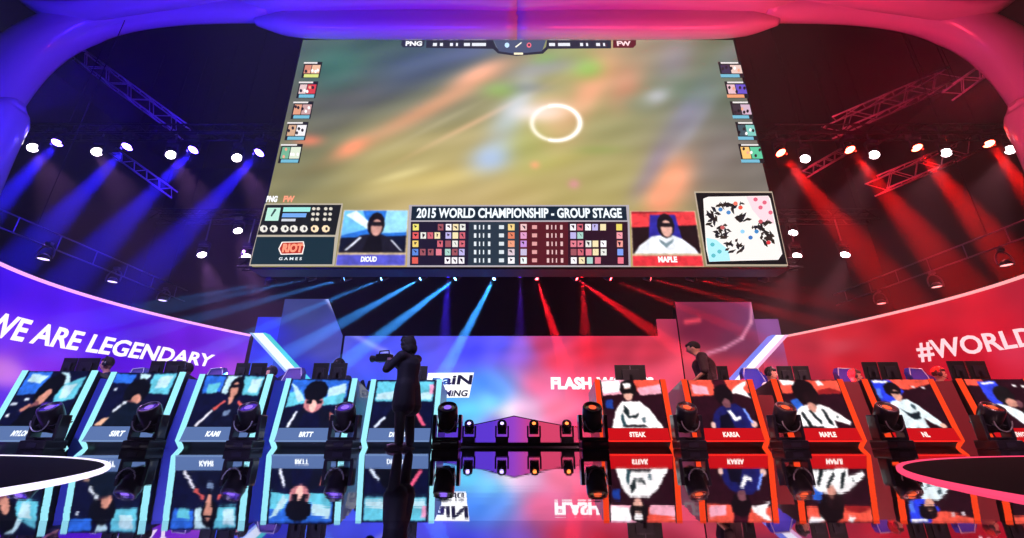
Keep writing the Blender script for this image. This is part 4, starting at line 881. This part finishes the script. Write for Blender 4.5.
def chair(label, loc, rz, cushion, wing):
    root = thing('gaming_chair', label, 'chair', loc, rz, 'high backed chairs of the players')
    m1 = D(cushion, .5, 0, 'leather'); m2 = D(wing, .5, 0, 'leather')
    mb = MB(); mb.box((0, 0, .46), (.5, .5, .1), m1, None, .03); mb.build('seat', root)
    mb = MB(); mb.prism([(-.2, .24, .52), (.2, .24, .52), (.27, .3, 1.0), (.24, .33, 1.16), (.16, .35, 1.24), (-.16, .35, 1.24), (-.24, .33, 1.16), (-.27, .3, 1.0)], (0, .08, 0), m1); bk = mb.build('backrest', root)
    for sg in (-1, 1): mb = MB(); mb.prism([(sg*.2, .24, .55), (sg*.27, .3, 1.0), (sg*.24, .33, 1.14), (sg*.29, .25, 1.08), (sg*.33, .2, .95), (sg*.26, .16, .6)], (0, .05, 0), m2); mb.build('side_wing', bk)
    mb = MB(); mb.tube([(-.2, .255, .6), (-.265, .305, 1.0), (-.16, .34, 1.235), (.16, .34, 1.235), (.265, .305, 1.0), (.2, .255, .6)], .01, D((230, 230, 240), .5, 0, 'white_piping'), 6); mb.build('piping', bk)
    for sg in (-1, 1): mb = MB(); mb.box((sg*.29, -.02, .68), (.07, .28, .04), BLACK, None, .01); mb.box((sg*.29, .02, .56), (.03, .06, .22), BLACK); mb.build('armrest', root)
    mb = MB(); mb.cyl((0, 0, .1), (0, 0, .42), .03, METAL); mb.build('gas_lift', root)
    for k in range(5):
        a = 2*math.pi*k/5; e = Vector((.28*math.cos(a), .28*math.sin(a), .07)); mb = MB(); mb.tube([(0, 0, .12), e], [.03, .02], BLACK, 8); mb.cyl(e+Vector((-.01, 0, -.04)), e+Vector((.01, 0, -.04)), .028, BLACK); mb.build('leg', root)
    return root
# seated players: px of head centre, py, facing
PLAY = [(107, 364, -.75, 0, 'short', (40, 24, 22), (34, 30, 60), 'player with a headset and brown hair in profile above the far left desk'),
        (186.5, 370, -.7, 0, 'short', (26, 18, 20), (30, 28, 60), 'player with a headset facing left in front of the last slogan letters'),
        (271, 373, -.6, 0, 'short', (30, 20, 22), (30, 28, 60), 'player with a lit face beside the foot of the white and teal pylon'),
        (339, 366, .1, 0, 'short', (14, 12, 18), (24, 24, 50), 'player whose hair just shows over the two monitors of the fourth left desk'),
        (771, 374, .5, 1, 'short', (20, 14, 16), (220, 220, 226), 'player at the foot of the white pylon, half hidden by two monitors'),
        (855, 376, .6, 1, 'short', (50, 30, 26), (224, 224, 230), 'player with head tipped forward beside the blue chair, above the red filler panel'),
        (939, 374, .6, 1, 'short', (46, 26, 24), (224, 224, 230), 'player with a headset nearest the hashtag lettering')]
for px, py, rz, right, hk, hc, shc, lab in PLAY:
    Y = 8.35; h = P(px, py, Y); s_ = 1.0
    zl = h.z-RZ
    pose = sit_pose(.0)
    dz = zl-1.19
    for k in ('head', 'neck', 'chest', 'sh_l', 'sh_r', 'pelvis', 'el_l', 'el_r', 'ha_l', 'ha_r', 'hip_l', 'hip_r'):
        v = pose[k]; f = {'head': 1, 'neck': 1, 'chest': .9, 'sh_l': .95, 'sh_r': .95}.get(k, .0 if k[:2] in ('pe', 'hi') else .6); pose[k] = (v[0], v[1], v[2]+dz*f)
    c, s2 = math.cos(rz), math.sin(rz)
    off = Vector((pose['head'][0]*c-pose['head'][1]*s2, pose['head'][0]*s2+pose['head'][1]*c, 0))
    base = Vector((h.x-off.x, Y-off.y, RZ))
    person(lab, base, rz, pose, (214, 150, 130), shc, (20, 20, 30), hc, True, hk, (.15, 0, rz*.6))
    cc, wc = ((70, 60, 130), (40, 36, 90)) if not right else ((40, 50, 190), (30, 36, 150))
    nm = {107: 'violet grey high backed chair behind the player at the far left desk', 186.5: 'violet grey high backed chair below the last slogan letter', 271: 'violet grey high backed chair beside the white and teal pylon', 339: 'violet grey chair hidden behind the fourth left desk', 771: 'blue winged chair at the foot of the white pylon',
          855: 'blue winged chair left of the player with head tipped forward', 939: 'blue winged chair left of the player nearest the hashtag'}[px]
    if px != 339:
        crz = rz if not right else rz
        ox = {107: .02, 186.5: .06, 271: .02, 771: .05, 855: .36, 939: .2}[px]
        chair(nm, (base.x+ox, base.y+.16, RZ), -.35 if not right else .25, cc, wc).scale = (1, 1, 1.1)

# standing man behind the desk at right
def widen(ps, k, kz=1.0): return {q: (v[0]*k, v[1]*k if q[:2] not in ('ha', 'el') else v[1], v[2]*kz) for q, v in ps.items()}
ps = stand_pose(); ps.update(ha_l=(-.21, -.2, .92), el_l=(-.26, .0, 1.12), el_r=(.26, .02, 1.12), ha_r=(.2, -.2, .93), head=(0, -.1, 1.6), neck=(0, -.05, 1.46), chest=(0, -.02, 1.27))
b0 = P(714, 420, 8.45)
man = person('person standing in a dark t-shirt behind the red desks, looking down left', (b0.x, 8.45, RZ), -2.1, widen(ps, 1.35, 1.06), (224, 160, 140), (44, 12, 22), (16, 14, 20), (22, 12, 14), False, 'short', (.3, 0, 0))
man.scale = (1.3, 1.3, 1)
# cameraman before the last left desk
ps = stand_pose(); ps.update(el_l=(-.24, -.22, 1.2), ha_l=(-.09, -.34, 1.36), el_r=(.24, -.2, 1.18), ha_r=(.08, -.3, 1.34), head=(0, -.06, 1.61), an_l=(-.17, .0, .08), an_r=(.17, .06, .08), kn_l=(-.14, -.02, .5), kn_r=(.14, .02, .5))
b0 = P(402, 440, 6.65)
cmn = person('cameraman silhouetted in a dark jacket, filming to the left before the fifth left desk', (b0.x, 6.7, 0), -1.95, ps, (120, 90, 110), (16, 14, 36), (12, 12, 26), (14, 12, 20), True, 'long', (.1, 0, 0), long_coat=True)
cmn.scale = (1.05, 1.05, .92)
cam_r = thing('video_camera', 'black hand held video camera raised by the cameraman', 'camera', (b0.x, 6.7, 0), -1.95)
cam_r.scale = (1, 1, .92)
mb = MB(); mb.box((0, -.48, 1.42), (.12, .22, .13), BLACK, None, .015); mb.box((0, -.36, 1.42), (.09, .06, .1), BLACK, None, .01); mb.build('body', cam_r)
mb = MB(); mb.lathe([(.001, 0), (.04, 0), (.045, .05), (.06, .12), (.052, .12), (.04, .09), (.001, .09)], Matrix.Translation((0, -.58, 1.42)) @ Matrix.Rotation(math.pi/2, 4, 'X'), BLACK); mb.build('lens', cam_r)
mb = MB(); mb.tube([(0, -.38, 1.48), (0, -.39, 1.54), (0, -.56, 1.54), (0, -.57, 1.48)], .011, BLACK, 8); mb.build('handle', cam_r)
mb = MB(); mb.box((-.09, -.4, 1.47), (.06, .015, .05), E((150, 170, 230), .5)); mb.build('flip_screen', cam_r)
# small things on the monitors
def onpx(px, py, Y): return P(px, py, Y)
p_ = P(632, 366, 7.87)
ant = thing('desk_microphone', 'thin black gooseneck microphone sticking up over the first red desk', 'microphone', (p_.x, 8.0, .778)); 
mb = MB(); mb.tube([(0, 0, .0), (0, .0, .3), (.01, -.01, .52)], .007, BLACK, 8); mb.ball((.01, -.01, .53), .016, BLACK, 8, (1, 1, 2)); mb.build('stem', ant); mb = MB(); mb.cyl((0, 0, 0), (0, 0, .02), .06, BLACK, .05); mb.build('base', ant)

# ================================================================== stage lights
def moving_head(label, loc, rz, tilt, lensc, ls, scale=1.0, hang=False, group=None, cat='stage light', nm='moving_head_light'):
    root = thing(nm, label, cat, loc, rz, group); S_ = scale; f = -1 if hang else 1
    pr = _mh(lensc, ls, S_, f, tilt)
    for o in pr: 
        c = copy_tree(o, root)
    return root
_mhc = {}
shell = D((34, 30, 46), .3, 0, 'lamp_shell', 0, 1, .4)
def _mh(lensc, ls, S_, f, tilt):
    k = (lensc, ls, S_, f, round(tilt, 1))
    if k in _mhc: return _mhc[k]
    L = []
    bm_ = MB(); bm_.box((0, 0, f*.055*S_), (.34*S_, .3*S_, .11*S_), shell, None, .02*S_); bm_.box((0, -.152*S_, f*.055*S_), (.12*S_, .006, .05*S_), D((50, 46, 70), .3, 0, 'panel_glass')); L.append(('base', bm_.mesh('base')))
    y = MB()
    for sg in (-1, 1): y.box((sg*.165*S_, 0, f*.27*S_), (.045*S_, .15*S_, .30*S_), shell, None, .015*S_)
    y.box((0, 0, f*.125*S_), (.36*S_, .15*S_, .04*S_), shell, None, .01*S_); y.tube([(.115*S_*math.cos(t), -.15*S_, f*(.34*S_+.13*S_*math.sin(t))) for t in [math.pi+math.pi*q/12 for q in range(13)]], .008*S_, D((190, 186, 210), .3, .6, 'yoke_highlight'), 6); L.append(('yoke', y.mesh('yoke')))  # bright arc tube stands in for the highlight along the yoke
    h = MB(); T = Matrix.Translation((0, 0, f*.38*S_)) @ Matrix.Rotation(tilt, 4, 'X')
    r = .13*S_
    h.lathe([(.001, -.2*S_), (.06*S_, -.195*S_), (.1*S_, -.15*S_), (.12*S_, -.06*S_), (r, .04*S_), (r, .14*S_), (.12*S_, .17*S_), (.1*S_, .17*S_), (.098*S_, .15*S_), (.001, .15*S_)], T, shell, 24)
    for q in range(4): h.box((T @ Vector((0, 0, -.13*S_+q*.03*S_))), (.236*S_, .236*S_, .008*S_), shell, T.to_3x3())
    L.append(('head', h.mesh('head')))
    l = MB(); l.lathe([(.001, .166*S_), (.03*S_, .164*S_), (.05*S_, .16*S_)], T, E(lensc, ls), 20); l.lathe([(.05*S_, .16*S_), (.098*S_, .152*S_)], T, D((90, 60, 170) if lensc[2] > 200 else (120, 40, 30), .1, 0, 'lens_glass', 0, 1, 1.0), 20); L.append(('lens', l.mesh('lens')))
    r2 = []
    for n_, me in L[:3]:
        o = bpy.data.objects.new(n_, me); r2.append(o)
    lo = bpy.data.objects.new('lens', L[3][1]); lo.parent = r2[2]
    _mhc[k] = r2; return r2
# large ones on the floor between the desks
big = [(52, 0, 'before the far left desk'), (151, 0, 'before the second desk from the left'), (250, 0, 'right of the red striped player picture'), (346, 0, 'right of the looking down player picture'), (448, 0, 'left end of the centre gap, beside the fifth desk'),
       (592, 1, 'right end of the centre gap, beside the first red desk'), (686, 1, 'left of the desk below the standing man'), (784, 1, 'left of the desk picturing the bowed head'), (885, 1, 'left of the desk picturing the blue chair'), (990, 1, 'before the far right desk')]
for px, r, w in big:
    p = PZ(px, 449, 0); q = P(px, 420, 6.55)
    moving_head(('black floor light, violet lens, ' if not r else 'black floor light, orange lens, ')+w, (q.x, 6.55, 0), 0 if not r else 0, .62, (150, 110, 255) if not r else (255, 100, 60), .9, 1.08, False, 'large floor lights between the desks')
for px, r, w in ((469, 0, 'leftmost of the four'), (502, 0, 'second from left of the four'), (534, 1, 'third from left of the four'), (567, 1, 'rightmost of the four')):
    q = P(px, 437, 7.8); moving_head('small moving head light in the centre gap, '+w, (q.x, 7.82, RZ), 0, .9, (190, 170, 255) if not r else (255, 130, 60), 2.2, .62, False, 'small lights in the centre gap')

# upper rig: rows of lamps left and right of the big screen
RY = 10.5
BE = 115
RZT = P(237, 158, RY).z+1.0
rowL = [(33, 148, 'w'), (57, 143, 'b'), (97, 152, 'w'), (127, 147, 'b'), (171, 155, 'w'), (193, 150, 'b'), (237, 158, 'w'), (259, 153, 'b')]
rowR = [(781, 153, 'r'), (805, 159, 'w'), (850, 150, 'r'), (874, 155, 'w'), (917, 148, 'r'), (946, 153, 'w'), (989, 144, 'r'), (1010, 150, 'w')]
cW = (255, 236, 240)
ordn = ['first', 'second', 'third', 'fourth', 'fifth', 'sixth', 'seventh', 'eighth']
def hung_lamp(topz, px, py, Y, kind, label, group, scale, dirpx, spe, ang):
    p = P(px, py, Y); tgt = P(dirpx[0], dirpx[1], dirpx[2]); d_ = (tgt-p).normalized()
    root = thing('hanging_stage_light', label, 'stage light', (p.x, p.y, p.z), 0, group)
    s_ = scale; R = d_.to_track_quat('Z', 'X').to_matrix().to_4x4()
    mb = MB(); mb.lathe([(.001, -.3*s_), (.09*s_, -.28*s_), (.13*s_, -.2*s_), (.16*s_, -.02*s_), (.165*s_, 0), (.15*s_, 0), (.145*s_, -.02*s_), (.001, -.02*s_)], R, shell, 20); hd = mb.build('head', root)
    lc = {'w': cW, 'b': (70, 50, 255), 'r': (255, 46, 30)}[kind]
    mb = MB(); mb.lathe([(.001, -.004*s_), (.08*s_, -.008*s_), (.148*s_, -.014*s_)], R, E(lc, {'w': 12, 'b': 110, 'r': 90}[kind]), 20); mb.build('lens', hd)
    mb = MB()
    for sg in (-1, 1): mb.box((sg*.19*s_, .0, .14*s_), (.03*s_, .07*s_, .42*s_), shell)
    mb.box((0, 0, .36*s_), (.42*s_, .1*s_, .05*s_), shell); mb.build('yoke', root)
    mb = MB(); mb.box((0, 0, .45*s_), (.3*s_, .26*s_, .13*s_), shell); mb.cyl((0, 0, .5*s_), (0, 0, max(.6*s_, topz-p.z+.03)), .022, METAL, None, 8); mb.build('clamp_base', root)
    col = {'w': (226, 150, 255) if px < 512 else (255, 150, 170), 'b': (40, 26, 255), 'r': (255, 14, 10)}[kind]
    o = spot('beam_'+kind, p+d_*.05, p+d_*3, col, spe, ang, .35, .1*s_)
    o.parent = root; o.location = d_*.05
    return root
for k, (x, y, c) in enumerate(rowL):
    t = (x-95, y+100, 9.2) if c == 'b' else (x+48, y+80, 9.6)
    hung_lamp(RZT-.16, x, y, RY, c, ('white' if c == 'w' else 'blue')+' beam lamp, '+ordn[k]+' from the left in the row left of the big screen', 'lamps in the upper left row', 0.86 if c == 'w' else .86, t, BE*1900 if c == 'b' else BE*30, 10.5 if c == 'b' else 22)
for k, (x, y, c) in enumerate(rowR):
    t = (x+82, y+100, 9.2) if c == 'r' else (x-40, y+80, 9.6)
    hung_lamp(RZT-.16, x, y, RY, c, ('white' if c == 'w' else 'red')+' beam lamp, '+ordn[k]+' from the left in the row right of the big screen', 'lamps in the upper right row', 0.86 if c == 'w' else .85, t, BE*1500 if c == 'r' else BE*30, 10.5 if c == 'r' else 22)
ext = [(238, 231, 'near the lower left corner of the big screen, topmost of three'), (202, 255, 'below left of the big screen, farthest from it'), (246, 257, 'tucked at the lower left corner of the big screen'), (793, 233, 'right of the minimap corner, topmost of three'), (797, 256, 'right of the minimap corner, directly below another'), (845, 255, 'below right of the big screen, farthest from it')]
for x, y, w in ext:
    hung_lamp(P(200, 214, 12.5).z-.17, x, y, 12.5, 'w', 'round white lamp '+w, 'round white lamps beside the lower screen corners', .85, (x+(30 if x < 500 else -26), y+80, 12.0), BE*26, 30)
# lamps in a line under the big screen
und = [(268, 283, -130, 24), (308, 279, -130, 28), (344, 279, -104, 28), (381, 279, -110, 46), (420, 279, -110, 62), (455, 279, -82, 62), (494, 279, -34, 64),
       (537, 279, 20, 62), (577, 279, 80, 55), (611, 279, 78, 31), (651, 279, 100, 26), (694, 279, 110, 22), (725, 280, 110, 22), (767, 280, 110, 22)]
for k, (x, y, dx, dy) in enumerate(und):
    L = x < 515; p = P(x, y, 10.0)
    t = P(x+dx, y+dy, 9.3); d_ = (t-p).normalized()
    n_ = k+1 if L else k-6
    root = thing('small_beam_light', ('small blue beam lamp' if L else 'small red beam lamp')+' under the big screen, '+ordn[n_-1]+' from the '+('left among the blue ones' if L else 'centre among the red ones'), 'stage light', p, 0, 'small beam lamps in a line under the big screen')
    R = d_.to_track_quat('Z', 'X').to_matrix().to_4x4()
    mb = MB(); mb.lathe([(.001, -.2), (.06, -.18), (.075, 0), (.062, 0), (.001, -.012)], R, shell, 16); hd = mb.build('head', root)
    dim = 1 if (3 <= k <= 9) else .5
    mb = MB(); mb.lathe([(.001, -.002), (.06, -.006)], R, E((110, 170, 255) if L else (255, 60, 70), 22*dim+3), 16); mb.build('lens', hd)
    mb = MB(); mb.box((0, .02, .1), (.16, .05, .03), shell); mb.box((0, .02, .14), (.12, .1, .06), shell)
    for sg in (-1, 1): mb.box((sg*.08, .02, .04), (.015, .04, .14), shell)
    mb.build('yoke', root)
    o = spot('small_beam', p, p+d_, (60, 150, 255) if L else (255, 20, 34), {0: 500, 1: 600, 2: 800, 3: 1100, 4: 1800, 5: 2400, 6: 2600, 7: 1500, 8: 1500, 9: 900, 10: 800, 11: 500, 12: 350, 13: 300}[k]*BE*1.6, 7 if k in (4, 5, 6, 7, 8) else 5, .3, .03)
    o.parent = root; o.location = d_*.02

for x, c_, k_ in ((448, (70, 40, 255), 1), (582, (255, 24, 40), 1), (520, (90, 30, 200), .5)):
    p = P(x, 277, 10.6)
    root = thing('small_beam_light', {448: 'small blue wash lamp pointing straight down under the big screen', 582: 'small red wash lamp pointing straight down under the big screen', 520: 'small violet wash lamp at the middle under the big screen'}[x], 'stage light', p, 0, 'small wash lamps pointing down under the big screen')
    mb = MB(); mb.lathe([(.001, .2), (.06, .18), (.075, 0), (.062, 0), (.001, .012)], Matrix.Identity(4), shell, 16); hd = mb.build('head', root)
    mb = MB(); mb.lathe([(.001, .004), (.06, .004)], Matrix.Identity(4), E(c_, 3), 16); mb.build('lens', hd)
    mb = MB(); mb.box((0, 0, .24), (.16, .05, .1), shell); mb.build('yoke', root)
    o = spot('wash_beam', p, p-Vector((0, 0, 1)), c_, 520*BE*k_, 13, .6, .04); o.parent = root; o.location = (0, 0, -.03)
# trusses
def truss(label, a, b_, size, m, seg=None, group='aluminium trusses', rails=4, cables=True):
    a = Vector(a); b_ = Vector(b_); L = (b_-a).length; d_ = (b_-a)/L
    root = thing('lighting_truss', label, 'truss', a, 0, group)
    u = d_.cross(Vector((0, 0, 1))).normalized(); w = u.cross(d_); cs = [u*size/2+w*size/2, -u*size/2+w*size/2, -u*size/2-w*size/2, u*size/2-w*size/2]
    if rails == 2: cs = [w*size/2, -w*size/2]
    for c in cs: mb = MB(); mb.cyl(c, b_-a+c, .028 if rails > 2 else .018, m, None, 10); mb.build('chord', root)
    mb = MB(); n_ = seg or max(3, int(L/size/1.1)); k_ = len(cs)
    for i in range(n_ if rails > 2 else 0):
        for j in range(k_ if k_ > 2 else 1):
            c0, c1 = cs[j], cs[(j+1) % k_]
            if i % 2: c0, c1 = c1, c0
            mb.cyl(c0+d_*L*i/n_, c1+d_*L*(i+1)/n_, .014, m, None, 6, False)
    if rails == 2:
        for i in range(6): c0, c1 = cs; mb.cyl(c0+d_*L*(i+.5)/6, c1+d_*L*(i+.5)/6, .012, m, None, 6, False)
    mb.build('bracing', root)
    if cables:
        for t in (.15, .85):
            mb = MB(); q = d_*L*t+w*size/2; mb.cyl(q, (q.x, q.y, 13.47-a.z), .008, DMETAL, None, 6); mb.build('hoist_cable', root)
    return root
AL = D((215, 215, 225), .35, .4, 'aluminium_tube')
truss('long truss carrying the upper left row of lamps', (P(12, 150, RY).x, RY+.16, RZT), (P(270, 150, RY).x, RY+.16, RZT), .32, DMETAL)
truss('long truss carrying the upper right row of lamps', (P(770, 150, RY).x, RY+.16, RZT), (P(1035, 150, RY).x, RY+.16, RZT), .32, DMETAL)
truss('dim diagonal truss high at upper left, above the row of lamps', P(75, 52, 11.5), P(185, 132, 12.2), .42, AL)
truss('bright blue lit truss slanting down between the left lamp beams', P(116, 153, 12.5), P(172, 193, 12.6), .26, D((235, 238, 255), .35, .2, 'brightened_tube'))  # tube colour raised in place of bright highlights
truss('truss slanting up at upper right with pale highlights', P(832, 128, 11.5), P(948, 78, 11.5), .5, AL)
truss('short dark truss with pale edges under the right end of the arch', P(953, 92, 10.5), P(990, 66, 10.5), .36, D((250, 240, 246), .35, .2, 'brightened_tube'))  # near-white tubes stand in for light catching the edges
truss('wide pale lattice truss between the right lamp beams', P(876, 186, 12.5), P(968, 148, 12.5), .5, D((250, 236, 240), .35, .2, 'brightened_tube'))  # paler tube colour takes the place of highlights on this truss
truss('thin lattice truss beside the big screen at upper right', P(808, 172, 12.5), P(850, 148, 12.8), .25, AL)
truss('level truss with round lamps left of the lower screen', (P(150, 214, 12.5).x, 12.675, P(200, 214, 12.5).z), (P(262, 214, 12.5).x, 12.675, P(200, 214, 12.5).z), .35, DMETAL)
truss('level truss with round lamps right of the lower screen', (P(778, 214, 12.5).x, 12.675, P(200, 214, 12.5).z), (P(878, 214, 12.5).x, 12.675, P(200, 214, 12.5).z), .35, DMETAL)
truss('truss hidden behind the lower edge of the big screen with small beam lamps', P(240, 268, 10.15)+Vector((0, 0, .1)), P(800, 268, 10.15)+Vector((0, 0, .1)), .22, DMETAL)
# hang the round-lamp truss pipes
for side in (-1, 1):
    k = 4.0
    if side < 0: a, b_ = hit_k(-8, 215, k), hit_k(186, 296, k)
    else: a, b_ = hit_k(1032, 226, k), hit_k(835, 300, k)
    truss('twin rail above the '+('violet' if side < 0 else 'red')+' curved wall with three hanging cans', (a.x, a.y, CAMZ+k), (b_.x, b_.y, CAMZ+k), .34, D((120, 116, 134), .35, .7, 'rail_tube'), 14, 'aluminium trusses', 2)
    for j, (px, py) in enumerate(((45, 256), (113, 279), (163, 298)) if side < 0 else ((1005, 262), (936, 284), (881, 301))):
        d_ = b_-a; r_ = ray(px, py); # find point along rail at this px
        best = min(((abs((a+d_*t).x*r_.y-(a+d_*t).y*r_.x)/(a+d_*t).length, t) for t in [q/400 for q in range(401)]))[1]
        q = a+d_*best; zz = CAMZ+r_.z*q.length/math.hypot(r_.x, r_.y)
        root = thing('hanging_can_light', 'can light hanging from the rail over the '+('violet' if side < 0 else 'red')+' wall, '+['nearest', 'middle one', 'farthest'][j], 'stage light', (q.x, q.y, zz), 0, 'hanging cans over the curved walls')
        rr_ = .19
        mb = MB(); mb.tube([(rr_*math.cos(t), 0, .02+rr_*1.15*math.sin(t)) for t in [math.pi*(-.12+1.24*k2/16) for k2 in range(17)]], .016, METAL, 8); mb.build('yoke', root)
        mb = MB(); mb.lathe([(.001, .04), (.06, .035), (.1, -.02), (.12, -.08), (.11, -.08), (.1, -.05), (.001, -.04)], Matrix.Identity(4), shell, 18); hd = mb.build('can', root)
        mb = MB(); mb.lathe([(.001, -.055), (.1, -.07)], Matrix.Identity(4), E((214, 190, 255) if side < 0 else (255, 150, 150), 2.0), 18); mb.build('lens', hd)
        mb = MB(); mb.cyl((0, 0, .02+rr_*1.1), (0, 0, max(.1, CAMZ+k-.17-zz)), .018, METAL, None, 8); mb.box((0, 0, .02+rr_*1.2+.04), (.12, .08, .06), METAL); mb.build('clamp', root)
